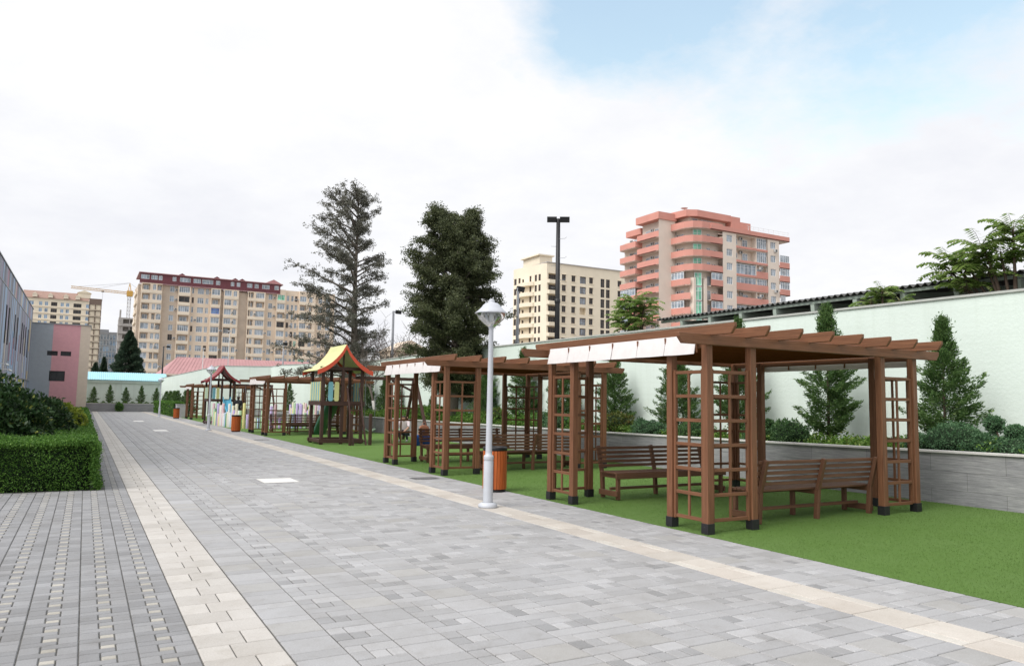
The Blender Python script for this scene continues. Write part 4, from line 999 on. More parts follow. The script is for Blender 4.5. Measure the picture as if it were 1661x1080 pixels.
# ------------------------------------------------------------------ pastel palisade
t=empty('palisade_fence',(7.3,42.6,0),'pastel palisade of round upright posts of uneven height around the red roofed tower','fence')
path=[(6.78,48.6),(6.95,45.5),(7.3,42.7),(8.3,41.8),(10.5,41.2),(11.9,42.8),(12.2,48),(12.1,52)];dist=0;L_=sum(math.dist(path[i],path[i+1]) for i in range(len(path)-1))
rp=random.Random(5);nP=96;pm={}
for k in range(nP):
    s_=L_*k/(nP-1);i=0
    while i<len(path)-2 and s_>math.dist(path[i],path[i+1]):s_-=math.dist(path[i],path[i+1]);i+=1
    a,b=path[i],path[i+1];u=s_/math.dist(a,b);x=a[0]+(b[0]-a[0])*u;y=a[1]+(b[1]-a[1])*u
    h=rp.choice((.55,.7,.75,.8,.85,.95,1.2,1.35)) if k%6 else 1.3;c=rp.choices(range(8),(22,12,15,14,12,10,4,11))[0]
    key=(h,c)
    if key not in pm:
        g=MB();g.lathe([(.075,-.05),(.075,h-.02),(.06,h),(0,h+.005)],n=12);pm[key]=g.mesh('post',PASTEL[c])
    o=bpy.data.objects.new('post',pm[key]);COL.objects.link(o);o.parent=t;o.location=(x-7.3,y-42.6,turf_z(x))
# ------------------------------------------------------------------ vegetation
def rnd3(rng,n): 
    v=rng.normal(size=(n,3));return v/np.linalg.norm(v,axis=1,keepdims=True)
def make_cypress(seed,H=2.4,R=.52,nb=150,per=60,spire=.3,mat='cypress',trunk=True):
    rng=np.random.default_rng(seed);t=empty('young_cypress',(0,0,0),'x','tree','young cypress trees in the planter')
    CC=[];DD=[];g=MB();g.tube([(0,0,-.05),(.01,0,H*.4),(0,.01,H*.96)],[.035,.022,.005],7);
    for i in range(nb):
        u=(i+rng.random())/nb;z=H*(.09+.89*u)
        prof=R*(min(1,(u+.02)/.16)**.6)*(1-u)**.72*(1 if u<.7 else .72)
        az=rng.uniform(0,2*PI);l=prof*(rng.uniform(.65,1.15) if rng.random()<.86 else rng.uniform(1.15,1.5))+.03
        el=.35+.55*u+rng.normal()*.15;dr=np.array([math.cos(az),math.sin(az),math.tan(min(el,1.2))*.9])
        n=int(per*(.35+l/R));s=rng.uniform(.15,1,n)**.7
        p=np.array([0,0,z-.12*l])+np.outer(s*l,dr*np.array([1,1,.55]))+np.outer(s**2*l*.18,[0,0,1.])
        wd=(1-s)*.9+.25
        p+=rng.normal(size=(n,3))*(.06*R/.5)*wd[:,None]
        CC.append(p);DD.append(dr*np.array([1,1,.9])+rng.normal(size=(n,3))*.42)
        if i%5==0:g.tube([(0,0,z-.12*l),tuple(np.array([0,0,z-.12*l])+dr*l*.5)],[.008,.003],4)
    g.build('trunk',M['bark'],t)
    C=np.concatenate(CC);D=np.concatenate(DD);n=len(C)
    quads('crown',leafverts(C,D,rng.uniform(.045,.095,n),rng.uniform(.014,.026,n),rng),np.clip(rng.normal(.45,.25,n),0,1),M[mat],t);return t
cyp=[make_cypress(1,2.5,.66,210,110),make_cypress(2,3.0,.60,240,110),make_cypress(3,2.2,.52,140,80)]
# (x,y,scale z, scale xy, proto,label)
ct=[(13.7,8.25,1.02,.98,0,'feathery young cypress at the right beside the nearest pergola lattice'),
(13.7,10.75,1.02,1.08,1,'tall young cypress seen through the nearest pergola behind its near bench'),
(13.75,13.3,1.0,.95,1,'young cypress whose tip rises over the nearest pergola roof near the shed end'),
(13.75,15.5,.96,1.0,0,'young cypress standing behind the far bench of the nearest pergola'),
(13.7,18.2,.95,.95,0,'young cypress right of the second pergola lattice'),
(13.75,21.0,.9,.95,0,'young cypress behind the corner posts of the nearest pergola'),
(13.7,23.6,.95,1.05,1,'young cypress with thin spire behind the second pergola'),
(13.7,26.4,.9,.95,0,'young cypress just right of the grey tree trunk'),
(13.6,37.8,.86,.62,0,'narrow cypress against the mint wall right of the yellow roofed tower')]
pl=[];used=set()
for x,y,sz,sx,p,l in ct:
    if p not in used:o=cyp[p];used.add(p);o.location=(x,y,.76);o['label']=l;o.scale=(sx,sx,sz);o.rotation_euler=(0,0,y)
    else:dup(cyp[p],(x,y,.76),l,y*2.1,(sx,sx,sz))
# slim trees: middle planter, far planter, beside far wall
small=[(13.5,35.6,.8,'small bushy tree behind the person in the pale shirt'),(13.5,31.4,.5,'tiny sparse tree behind the second pergola'),
(12.9,43.5,1.0,'left young tree behind the palisade under the third pergola roof'),(13.1,46.5,.95,'right young tree behind the palisade under the third pergola roof'),(13.4,39.8,.95,'young tree behind the seat of the third pergola'),
(12.7,55,.9,'young tree in the gap between the two play towers')]
o=cyp[2];first=True
for x,y,s,l in small:
    if first:o.location=(x,y,.76);o.scale=(s,s,s);o['label']=l;first=False
    else:dup(cyp[2],(x,y,.76),l,y,(s*1.05,s*1.05,s))
for i,(x,l) in enumerate(((.8,'leftmost'),(2.35,'second from left'),(3.9,'third from left'),(5.45,'fourth from left'),(6.95,'rightmost'))):
    c=dup(cyp[2],(x,93.6,.75),l+' of the five small trees in the far planter below the blue roof',i*1.3,(1.0,1.0,.95 if i%2 else .85));c['group']='small trees in the far planter'
for i,y in enumerate((70,73,76,79.5,83,87)):
    c=dup(cyp[2],(7.45+.0*i+(.35 if y<75 else 0),y,.05),('nearest','second','third','fourth','fifth','farthest')[i]+' tree of the row between green hedge and angled mint wall',i*2.,(1.5,1.5,1.0));c['group']='trees along the angled wall'
# big conifers
def big_tree(name,loc,label,H,limbs,profile,mat,barkm,seed,leafL,nclust,clustn,clr,trunk_r,el0,el1,asym=(1,1),zlo=.12,sub=7,jit=(.72,1.15),wide=1.):
    rng=np.random.default_rng(seed);t=empty(name,loc,label,'tree','two tall old trees behind the wall')
    g=MB();g.tube([(0,0,-.3),(.05,0,H*.3),(0,.06,H*.6),(.02,0,H*.97)],[trunk_r*1.15,trunk_r,trunk_r*.6,.03],10);CC=[];DD=[]
    cam=np.array([0.8717612,-0.48964451,0]) # lateral direction used to shape the uneven outline
    for i in range(limbs):
        u=(i+rng.random())/limbs;z=H*(zlo+(.985-zlo)*u);az=i*2.4+rng.normal()*.4
        lat=math.cos(az);
        l=wide*profile(u,lat)*rng.uniform(*jit)
        el=el0+(el1-el0)*u+rng.normal()*.12
        hd=np.array([cam[0]*lat+cam[1]*math.sin(az)*-1,cam[1]*lat+cam[0]*math.sin(az),0]);hd/=np.linalg.norm(hd)
        pts=[];k=6
        for q in range(k+1):
            s=q/k;pts.append(np.array([0,0,z])+hd*l*s*math.cos(el)+np.array([0,0,1])*(l*s*math.sin(el)-.10*l*s*s)+rng.normal(size=3)*.05*l*s*.5)
        g.tube([tuple(p) for p in pts],[max(.012,trunk_r*.28*(1-q/k)*(l/3)**.5+.01) for q in range(k+1)],5)
        for b in range(max(3,int(sub*(.35+.27*l)))):
            s=rng.uniform(.25,1);j=min(int(s*k),k-1);p0=pts[j]+(pts[j+1]-pts[j])*(s*k-j)
            dr=hd*rng.uniform(.2,1)+rnd3(rng,1)[0]*.8;dr[2]=dr[2]*.5+.12;bl=l*.30*rng.uniform(.4,1)*(1.15-s*.4)
            p1=p0+dr*bl
            g.tube([tuple(p0),tuple(p1)],[.012,.005],3,cap=False)
            for c in range(nclust):
                w=rng.uniform(.15,1.05);cp=p0+dr*bl*w+rng.normal(size=3)*clr*.5
                n=max(4,int(clustn*rng.uniform(.6,1.3)));q=rnd3(rng,n)*(rng.random((n,1))**.5)*clr*rng.uniform(.6,1.15)*np.array([1,1,.7])
                CC.append(cp+q);DD.append(rnd3(rng,n)*.8+q/clr*.5)
    g.build('trunk',M[barkm],t);C=np.concatenate(CC);D=np.concatenate(DD);n=len(C)
    quads('crown',leafverts(C,D,rng.uniform(.6,1.3,n)*leafL,rng.uniform(.35,.6,n)*leafL,rng),np.clip(rng.normal(.45,.27,n),0,1),M[mat],t);return t
def prof1(u,lat):
    base=3.5*(1-u)**.42+.7
    if u<.35:base=3.4+.6*math.sin(u*9)
    return base*(1.22 if lat<0 else .66)
big_tree('old_conifer',(13.15,42.0,.3),'tall sparse grey green conifer with visible trunk behind the yellow roofed tower',13.3,105,prof1,'conifer','greybark',11,.105,4,14,.20,.20,.20,.72,zlo=.13,sub=12,jit=(.55,1.25),wide=.86)
def prof2(u,lat):
    return (2.55*min(1,(u+.2)*2.2)*(1-max(0,u-.70)*2.2)**.5)*(1.0 if lat<0 else .85)*(.92+.08*math.sin(u*21))
big_tree('old_cypress',(13.15,28.3,.5),'tall dense dark green tree with grey trunk standing left of the lamp hat',8.55,125,prof2,'conifer2','greybark',23,.085,6,36,.22,.18,.15,.75,zlo=.17,sub=14,jit=(.86,1.06),wide=.88)
# bare trees
def bare_tree(loc,H,label,seed,barkm,twigs=260,spread=1.5,leaf=None,lean=(0,0),white=False):
    rng=np.random.default_rng(seed);t=empty('bare_tree',loc,label,'tree','bare winter trees')
    g=MB();top=np.array([lean[0],lean[1],H*.45]);g.tube([(0,0,-.1),tuple(top*.5+np.array([.03,0,0])),tuple(top)],[.085,.07,.055],8);tips=[]
    def grow(p,d,l,r,lev):
        pts=[p]
        for q in range(4):
            d=d+rng.normal(size=3)*.16;d[2]+=.05;d/=np.linalg.norm(d);pts.append(pts[-1]+d*l/4)
        g.tube([tuple(x) for x in pts],[r,r*.85,r*.7,r*.6,r*.5],5 if lev<2 else 3,cap=False)
        tips.append(pts[-1]);tips.append(pts[2])
        if lev<4:
            for _ in range(4 if lev<3 else 4):
                s=rng.integers(1,5);nd=d*.7+rnd3(rng,1)[0]*.75;nd[2]=abs(nd[2])*.6+.15;nd/=np.linalg.norm(nd);grow(pts[s],nd,l*.66,max(r*.55,.009),lev+1)
    for k in range(4):
        a=k*1.6+rng.random();d=np.array([math.cos(a)*.55*spread,math.sin(a)*.55*spread,1.]);grow(top*(.75+.08*k),d/np.linalg.norm(d),H*.30,.038,1)
    g.build('trunk',barkm,t)
    if white:
        g=MB();g.tube([(0,0,-.05),tuple(top*.48+np.array([.03,0,0]))],[.09,.076],8);g.build('limewash',M['whitebark'],t)
    if leaf:
        tp=np.array(tips);n=len(tp)*leaf[1];C=np.repeat(tp,leaf[1],0)+rng.normal(size=(n,3))*.13;quads('crown',leafverts(C,rnd3(rng,n),rng.uniform(.05,.1,n),rng.uniform(.02,.05,n),rng),rng.uniform(0,1,n),M[leaf[0]],t)
    return t
bare_tree((13.3,38.2,.76),3.9,'bare grey twiggy tree with whitewashed trunk behind the swing',4,M['greybark'],white=True,lean=(-.35,.2),spread=1.9)
bare_tree((15.6,42.3,0),6.6,'bare dark forked tree behind the wall between the two tall trees',5,M['bark'],spread=1.2)
bare_tree((15.0,40.2,0),6.0,'grey twiggy bare tree right of the tall sparse conifer, rising over the wall',14,M['greybark'],spread=1.9)
bare_tree((14.0,45.5,.76),6.0,'brownish twiggy tree in the lower part of the tall sparse conifer',6,M['greybark'],leaf=('brownleaf',8),spread=1.8)
# distant dark cedar
def cone_tree(loc,H,R,seed,label,n=26000,mat='conifer3'):
    rng=np.random.default_rng(seed);t=empty('cedar',loc,label,'tree','dark evergreens beyond the far wall');g=MB();g.tube([(0,0,0),(0,0,H*.95)],[.25,.04],8);g.build('trunk',M['bark'],t)
    u=rng.random(n)**1.35;z=H*(.06+.93*u);az=rng.uniform(0,2*PI,n);lay=.82+.18*np.sin(z*5.2+3*np.sin(az*2))+.10*np.sin(az*5+z)
    r=R*(1-u)**.72*lay*rng.uniform(.45,1.04,n)**.5;C=np.stack([r*np.cos(az),r*np.sin(az),z+.25*r],1);D=np.stack([np.cos(az),np.sin(az),rng.normal(0,.5,n)+.3],1)
    quads('crown',leafverts(C,D,rng.uniform(.25,.5,n),rng.uniform(.1,.2,n),rng),np.clip(rng.normal(.4,.28,n),0,1),M[mat],t)
cone_tree((4.85,115,0),10.6,3.1,8,'large dark conical evergreen beyond the blue roof')
cone_tree((2.0,118,0),7.0,1.1,9,'slim dark evergreen left of the large conical one',6000)
cone_tree((1.0,116,0),6.1,1.4,10,'low dark evergreen at the edge of the pink block',6000)
# hedges
def hedge(name,label,x0,x1,y0,y1,hf,dens,leaf,mat,seed,cat='hedge'):
    rng=np.random.default_rng(seed);t=empty(name,((x0+x1)/2,y0,0),label,cat);g=MB();n=int((y1-y0)/.5)+1;cx=(x0+x1)/2
    secs=[]
    for i in range(n+1):
        y=y0+.12+(y1-y0-.24)*i/n;h=hf(y)-.07;wv=.04*math.sin(y*2.1)
        secs+= [(x0+.1-cx,y-y0,0),(x0+.06-cx,y-y0,h*.9),(x0+.2-cx,y-y0,h),(x1-.25+wv-cx,y-y0,h),(x1-.09+wv-cx,y-y0,h*.82),(x1-.12-cx,y-y0,0)]
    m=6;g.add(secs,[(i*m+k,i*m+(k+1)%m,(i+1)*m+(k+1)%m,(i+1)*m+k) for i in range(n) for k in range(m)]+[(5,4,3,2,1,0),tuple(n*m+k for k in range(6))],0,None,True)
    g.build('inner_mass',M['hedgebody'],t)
    # leaves on top, right side, near face
    C=[];D=[];Ls=[]
    def scatter(N,f):
        p,nr=f(N);k=rng.normal(size=(N,3))*.03;C.append(p+k);d=nr*.6+rnd3(rng,N)*.9;D.append(d);dy=np.clip((p[:,1]-0)/14,0,4);Ls.append(leaf*(1+dy)*rng.uniform(.7,1.3,N))
    W_=x1-x0;Ly=y1-y0
    def ysamp(N): return Ly*rng.random(N)**(2.2 if Ly>30 else 1.2)
    hv=np.vectorize(hf)
    def top(N):
        y=ysamp(N);x=rng.uniform(x0,x1,N);z=hv(y+y0)-.02-.10*np.clip((x-(x1-.15))/.15,0,1)**2*2+.04*np.sin(x*5+y*3)*np.sin(y*2.1)+.035*np.sin(y*5.3+x*2)+(rng.random(N)<.06)*rng.uniform(0,.07,N);return np.stack([x-cx,y,z],1),np.tile([0,0,1.],(N,1))
    def side(N):
        y=ysamp(N);z=rng.random(N)*hv(y+y0);x=np.full(N,x1)-.08+.07*np.sin(y*2.3+z*6)*np.sin(y*1.1)+.09*np.clip(.3-z,0,.3)/.3-.12*np.clip((z-.6)/.2,0,1)**2+(rng.random(N)<.06)*rng.uniform(0,.08,N);return np.stack([x-cx,y,z],1),np.tile([1.,0,.2],(N,1))
    def sideL(N):
        p,nr=side(N);p[:,0]=x0-cx+.05;return p,-nr
    def front(N):
        x=rng.uniform(x0,x1,N);z=rng.random(N)*hf(y0);y=.04+.06*np.sin(x*4+z*7)*np.sin(x*2.3)+.10*np.clip((z-.6)/.2,0,1)**2-.05*np.clip(.2-z,0,.2)/.2;return np.stack([x-cx,y,z],1),np.tile([0,-1.,.2],(N,1))
    scatter(int(dens*W_*min(Ly,14)*1.3),top);scatter(int(dens*min(Ly,14)*.9),side);scatter(int(dens*W_*.95),front);scatter(int(dens*min(Ly,14)*.15),sideL)
    C=np.concatenate(C);D=np.concatenate(D);Ls=np.concatenate(Ls);n=len(C)
    quads('foliage',leafverts(C,D,Ls,Ls*.55,rng),np.clip(rng.normal(.42,.27,n),0,1),M[mat],t);return t
hl=lambda y:.80-.012*(min(y,30)-15)-.004*max(0,min(y,87)-30)+.03*math.sin(y*1.3)
hedge('low_hedge','low bright green clipped hedge bordering the left of the paving',-4.2,.28,15.0,86.5,hl,3300,.034,'hedge',31)
hedge('clipped_hedge','dark green clipped hedge beyond the far orange bin',6.35,7.25,68.2,88,lambda y:1.15+.03*math.sin(y*2),900,.09,'hedge',32)
g=empty('topiary_bush',(3.25,91.2,0),'round clipped bush against the far grey planter','bush')
def blob(parent,name,c,r,n,mat,seed,leaf=.06,inner=True,up=.3,core=.86):
    rng=np.random.default_rng(seed);c=np.array(c);r=np.array(r) if hasattr(r,'__len__') else np.array([r]*3)
    if inner:
        g=MB();vs=[];nn=10;mm=14
        for i in range(nn+1):
            for k in range(mm):
                a=PI*i/nn;b=2*PI*k/mm;q=core*(1+.05*math.sin(3*b+5*a+seed));vs.append(tuple(c+r*q*np.array([math.sin(a)*math.cos(b),math.sin(a)*math.sin(b),math.cos(a)])))
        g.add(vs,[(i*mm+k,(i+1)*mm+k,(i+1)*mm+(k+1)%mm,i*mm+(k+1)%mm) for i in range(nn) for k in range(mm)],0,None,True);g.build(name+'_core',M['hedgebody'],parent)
    v=rnd3(rng,n);lump=1+.09*np.sin(v[:,0]*7+seed)*np.sin(v[:,2]*5+seed)+.10*np.sin(v[:,1]*9+v[:,2]*6+seed*2)+.09*np.sin(v[:,2]*13+v[:,0]*11)*np.sin(v[:,1]*12+seed)+(rng.random(n)<.10)*rng.uniform(0,.16,n)
    C=c+v*r*(lump*rng.uniform(.84,1.02,n))[:,None];D=v*.7+rnd3(rng,n)*.8+np.array([0,0,up])
    quads(name,leafverts(C,D,rng.uniform(.7,1.3,n)*leaf,rng.uniform(.4,.7,n)*leaf,rng),np.clip(rng.normal(.42,.27,n),0,1),M[mat],parent)
blob(g,'foliage',(0,0,.45),(.42,.42,.5),1600,'hedge',3,.09)
# large shrubs on the left
def shrub(loc,label,blobs,mat,leaf,name='shrub',group=None,stem=True):
    t=empty(name,loc,label,'shrub',group)
    if stem:
        g=MB()
        for k in range(5):
            b=blobs[k%len(blobs)];g.tube([(0,0,0),tuple(Vector(b[0])*.5),tuple(b[0])],[.03,.02,.01],5)
        g.build('stem',M['bark'],t)
    for i,(c,r,n) in enumerate(blobs):blob(t,'foliage',c,r,n,mat,i+int(abs(loc[1])*7),leaf)
    return t
shrub((-2.3,18.6,0),'large dark glossy leaved shrub with yellow tips at the left edge',[((0,0,1.05),(1.35,1.2,.95),15000),((.75,-.2,1.15),(.75,.8,.62),7000),((-.9,.1,1.1),(1,1,.85),4000),((.35,-.7,.75),(1.1,.5,.65),6000),((1.15,-.1,.95),(.55,.6,.6),4500)],'darkleaf',.10)
shrub((-.95,21.6,0),'smaller dark shrub with yellow green tips right of the large glossy one',[((0,0,.95),(.62,.75,.62),5000),((.2,.2,.7),(.6,.7,.55),3000)],'darkleaf',.095)
shrub((-.72,25.2,0),'golden yellow leaved shrub in front of the pink block',[((0,0,.95),(.55,.8,.48),4200),((.35,.5,.85),(.45,.6,.4),2200)],'yellowleaf',.085)
# planter ground cover
def cover_strip(name,label,mat,segs,seed,leaf,hh,n):
    rng=np.random.default_rng(seed);C=[];D=[]
    xs=[]
    for (x0,y0,x1,y1,w,k) in segs:
        m=int(n*k);u=rng.random(m);off=rng.uniform(-w,w,m);x=x0+(x1-x0)*u+off;y=y0+(y1-y0)*u
        top=hh*(.65+.35*np.sin(x*9+y*5.1)*np.sin(y*3.7+1)+.15*np.sin(y*11));z=.76+np.abs(top)*rng.uniform(.1,1,m);C.append(np.stack([x,y,z],1));D.append(rnd3(rng,m)+np.array([0,0,.6]))
    C=np.concatenate(C);D=np.concatenate(D);m=len(C)
    o=quads(name,leafverts(C,D,rng.uniform(.7,1.3,m)*leaf,rng.uniform(.4,.7,m)*leaf,rng),np.clip(rng.normal(.5,.28,m),0,1),M[mat]);tag(o,label,'ground cover',kind='stuff')
cover_strip('ground_cover','fresh green low ground cover filling the raised planter','ground_cover',[(13.5,1,13.5,12.9,.72,1.1),(13.4,12.9,13.3,30,.62,1.1)],41,.065,.36,24000)
cover_strip('ivy_cover','tall leafy ivy massed in the planter behind the second pergola','hedge',[(13.3,19.5,13.2,36,.5,1)],44,.08,.62,16000)
cover_strip('planter_groundcover_far','green ground cover in the far stretch of the planter','ground_cover',[(13.35,30,13.4,58,.55,1),(4,93.2,4,93.25,0.01,.01)],42,.10,.42,16000)
cover_strip('far_planter_cover','low green plants along the far planter','hedge',[(-1.8,92.7,7.6,92.7,.1,1)],43,.12,.28,2500)
# rounded shrubs, junipers, pom-poms in the planter
shrub((13.1,7.75,.74),'spreading blue green juniper mound right of the nearest lattice',[((0,0,.28),(.42,.55,.34),6500),((.15,-.45,.22),(.4,.4,.28),3500),((-.05,.5,.2),(.35,.4,.25),3000),((.25,.1,.42),(.3,.35,.24),2500)],'juniper',.04,'juniper')
shrub((13.15,6.9,.74),'pom pom pruned juniper with two raised balls above a low mound',[((0,-.2,.2),(.38,.55,.24),6000),((.05,-.1,.52),(.16,.16,.13),1400),((.15,.28,.64),(.15,.15,.14),1400),((0,.3,.2),(.34,.35,.24),3000)],'juniper',.036,'juniper')
shrub((13.0,11.15,.74),'rounded rosette shrub left of the cypress in the nearest pergola view',[((0,0,.26),(.34,.42,.34),4200),((.05,.3,.45),(.14,.14,.12),900)],'roundshrub',.05)
shrub((13.0,12.0,.74),'pair of knobbly green shrubs behind the pergola post by the bench',[((0,0,.2),(.32,.42,.28),3600),((.0,-.25,.50),(.14,.15,.11),900),((.1,.15,.48),(.13,.13,.1),800)],'roundshrub',.05)
shrub((13.05,14.1,.74),'leafy green shrub behind the near lattice',[((0,0,.22),(.35,.5,.28),3600)],'roundshrub',.055)
shrub((13.0,15.7,.74),'dark juniper mound hanging over the planter rim behind the far bench',[((0,0,.2),(.38,.6,.26),4200),((0,.4,.32),(.16,.16,.2),900)],'juniper',.045,'juniper')
shrub((13.2,17.4,.74),'reddish green shrub behind the gap between the two near pergolas',[((0,0,.3),(.4,.6,.34),3600)],'redshrub',.06)
shrub((13.0,20.2,.74),'knobbly green shrub behind the second pergola right corner',[((0,0,.22),(.36,.6,.3),3000),((0,.6,.3),(.3,.35,.3),1600)],'juniper',.055,'juniper')
shrub((13.2,24.6,.74),'reddish low shrub behind the middle of the second pergola',[((0,0,.3),(.4,.7,.36),2600)],'redshrub',.07)
shrub((13.1,30.0,.74),'broad leafy green shrub behind the second pergola left lattice',[((0,0,.3),(.4,1.0,.4),3600),((0,1.6,.3),(.4,.9,.38),2600)],'ground_cover',.085)
# trees of heaven behind the wall
def heaven(loc,label,nodes,seed,frond=.62,trunk=None):
    rng=np.random.default_rng(seed);t=empty('tree_of_heaven',loc,label,'tree','pinnate leaved trees by the shed');g=MB();V=[]
    for (nx,ny,nz,nf) in nodes:
        g.tube([(0,0,0) ,(nx*.15,ny*.2,nz*.62),(nx*.6,ny*.6,nz*.85),(nx,ny,nz)],[.07,.055,.03,.018],7)
        nf=int(nf*1.7)
        for k in range(nf):
            az=2*PI*k/nf+rng.normal()*.3;el=rng.uniform(.05,.95);Lf=frond*rng.uniform(.7,1.15);h=np.array([math.cos(az),math.sin(az),0]);p=np.array([nx,ny,nz-rng.uniform(0,.25)])
            pts=[];n=11
            for q in range(n+1):
                s=q/n;a=el-1.25*s*s;pts.append(p.copy());p=p+(h*math.cos(a)+np.array([0,0,1])*math.sin(a))*Lf/n
            g.tube([tuple(x) for x in pts[::3]],[.006,.005,.004,.003][:len(pts[::3])],3,cap=False)
            sd=np.cross(h,[0,0,1.])
            for q in range(2,n+1):
                for s_ in(-1,1):
                    if rng.random()<.06:continue
                    d=sd*s_*.9+h*.35+np.array([0,0,-.45])+rng.normal(size=3)*.1;d/=np.linalg.norm(d);ll=.175*(1-.4*abs(q/n-.5))*rng.uniform(.8,1.1)*frond/.62;wv=h*.038*frond/.62
                    b=pts[q];V.append([b,b+d*ll*.4+wv,b+d*ll,b+d*ll*.45-wv])
    g.build('trunk',M['bark'],t);V=np.array(V);quads('crown',V,np.clip(rng.normal(.5,.28,len(V)),0,1),M['ailanthus'],t)
heaven((15.66,7.95,0),'largest pinnate leaved tree rising over the wall at the right edge',[(0,.0,5.15,13),(0,.25,4.75,9),(0,-.8,4.6,9),(.1,1.3,4.75,8),(-.1,.55,4.95,12),(.1,-.55,5.1,12),(0,.95,4.65,11),(.0,-1.1,4.9,10),(-.05,.5,4.5,9),(0,1.25,4.5,10),(.0,-.4,4.7,10),(-.1,.9,4.2,7)],51)
heaven((15.62,10.75,0),'small pinnate leaved bush rising over the wall before the shed rafters',[(0,0,4.3,11),(0,.3,4.1,8),(0,-.4,4.05,8)],52,.45)
heaven((15.0,18.9,0),'feathery pinnate leaved tree top at the left end of the shed',[(0,0,4.95,14),(0,.4,4.75,12),(.1,-.4,4.8,12),(0,0,4.45,14),(0,.6,4.35,11),(0,-.5,4.3,10),(-.1,.2,4.1,10)],53,.6)
# ------------------------------------------------------------------ people
def person(loc,rz,label,joints,edges,radii,paint,mats,extra=None):
    me=bpy.data.meshes.new('sk');names=list(joints);me.from_pydata([joints[k] for k in names],[(names.index(a),names.index(b)) for a,b in edges],[])
    ob=bpy.data.objects.new('sk',me);COL.objects.link(ob);m=ob.modifiers.new('s','SKIN');m.use_smooth_shade=True
    me.skin_vertices[0] if me.skin_vertices else None
    for i,k in enumerate(names):
        r=radii.get(k,.05);sv=me.skin_vertices[0].data[i];sv.radius=r if hasattr(r,'__len__') else (r,r);sv.use_root=(k=='pelvis')
    s=ob.modifiers.new('u','SUBSURF');s.levels=2;s.render_levels=2
    dg=bpy.context.evaluated_depsgraph_get();ev=ob.evaluated_get(dg);nm=bpy.data.meshes.new_from_object(ev)
    bpy.data.objects.remove(ob);nm.name='person'
    nm.materials.clear()
    for q in mats:nm.materials.append(q)
    for p in nm.polygons:p.material_index=paint(p.center);p.use_smooth=True
    t=empty('person',loc,label,'person',None,rz);o=bpy.data.objects.new('body',nm);COL.objects.link(o);o.parent=t
    if extra:extra(t)
    return t
def hand(j,e,r,w,side,dr):
    d=Vector(dr).normalized();a=Vector((side,0,0));wv=Vector(j[w]);j[w+'p']=tuple(wv+d*.07);e.append((w,w+'p'));r[w+'p']=(.035,.018)
    for i in range(4):
        b=wv+d*.10+a*(.027-.018*i)*1;j[w+'f%d'%i]=tuple(b);j[w+'g%d'%i]=tuple(b+d*(.065+.012*(i in(1,2)))+Vector((0,.01,-.012)));e+=[(w+'p',w+'f%d'%i),(w+'f%d'%i,w+'g%d'%i)];r[w+'f%d'%i]=.009;r[w+'g%d'%i]=.008
    j[w+'t']=tuple(wv+d*.05+a*.055);e.append((w,w+'t'));r[w+'t']=.01
# standing adult in black (faces away towards the slide), only head and shoulders clear the palisade
J=dict(pelvis=(0,0,.95),waist=(0,0,1.10),chest=(0,.01,1.30),neck=(0,.0,1.47),jaw=(0,-.015,1.545),head=(0,0,1.63),crown=(0,.01,1.70),
 ls=(-.19,0,1.41),le=(-.25,.03,1.13),lw=(-.20,-.14,.93),rs=(.19,0,1.41),re=(.25,.03,1.13),rw=(.20,-.14,.93),
 lh=(-.10,0,.92),lk=(-.11,-.02,.50),la=(-.11,.02,.09),lt=(-.11,-.15,.04),rh=(.10,0,.92),rk=(.11,-.02,.50),ra=(.11,.02,.09),rt=(.11,-.15,.04))
Ed=[('pelvis','waist'),('waist','chest'),('chest','neck'),('neck','jaw'),('jaw','head'),('head','crown'),('chest','ls'),('ls','le'),('le','lw'),('chest','rs'),('rs','re'),('re','rw'),('pelvis','lh'),('lh','lk'),('lk','la'),('la','lt'),('pelvis','rh'),('rh','rk'),('rk','ra'),('ra','rt')]
Rd=dict(pelvis=(.15,.13),waist=(.14,.125),chest=(.165,.135),neck=.06,jaw=(.07,.075),head=(.095,.10),crown=(.07,.075),ls=.075,le=.045,lw=.026,rs=.075,re=.05,rw=.026,lh=.09,lk=.06,la=.04,lt=.035,rh=.09,rk=.06,ra=.04,rt=.035)
def face(t,z=1.60,y=-.085):
    g=MB();g.prism([(-.013,y-.012,z-.03),(.013,y-.012,z-.03),(0,y-.008,z+.02)],(0,.03,0));g.build('nose',M['skin'],t)
    g=MB();
    for s in(-1,1):g.lathe([(0,.0),(.010,.0),(.0,.006)],(s*.031,y+.006,z+.035),8)
    g.build('eyes',M['hair'],t);g=MB();g.box((-.022,y+.003,z-.055),(.022,y+.012,z-.047));g.build('mouth',M['trimred'],t)
    g=MB()
    for s in(-1,1):g.lathe([(0,-.03),(.014,-.02),(.018,.01),(.01,.03),(0,.032)],(s*.082,.005,z+.015),8)
    g.build('ears',M['skin'],t)
j=dict(J);e=list(Ed);r=dict(Rd);hand(j,e,r,'lw',-1,(0,-.5,-.8));hand(j,e,r,'rw',1,(0,-.5,-.8))
def pt1(c):
    if c.z>1.50: return 1 if(c.z>1.655 or c.y>.01) else 0
    if c.z<.98 and abs(c.x)>.14 and c.y<-.1:return 0
    if c.z<.11:return 4
    return 2 if c.z>.95 else 3
person((7.9,47.0,.02),2.6,'person with dark hair and black top behind the pastel palisade',j,e,r,pt1,[M['skin'],M['hair'],M['blackcloth'],M['trouser'],M['shoe']],face)
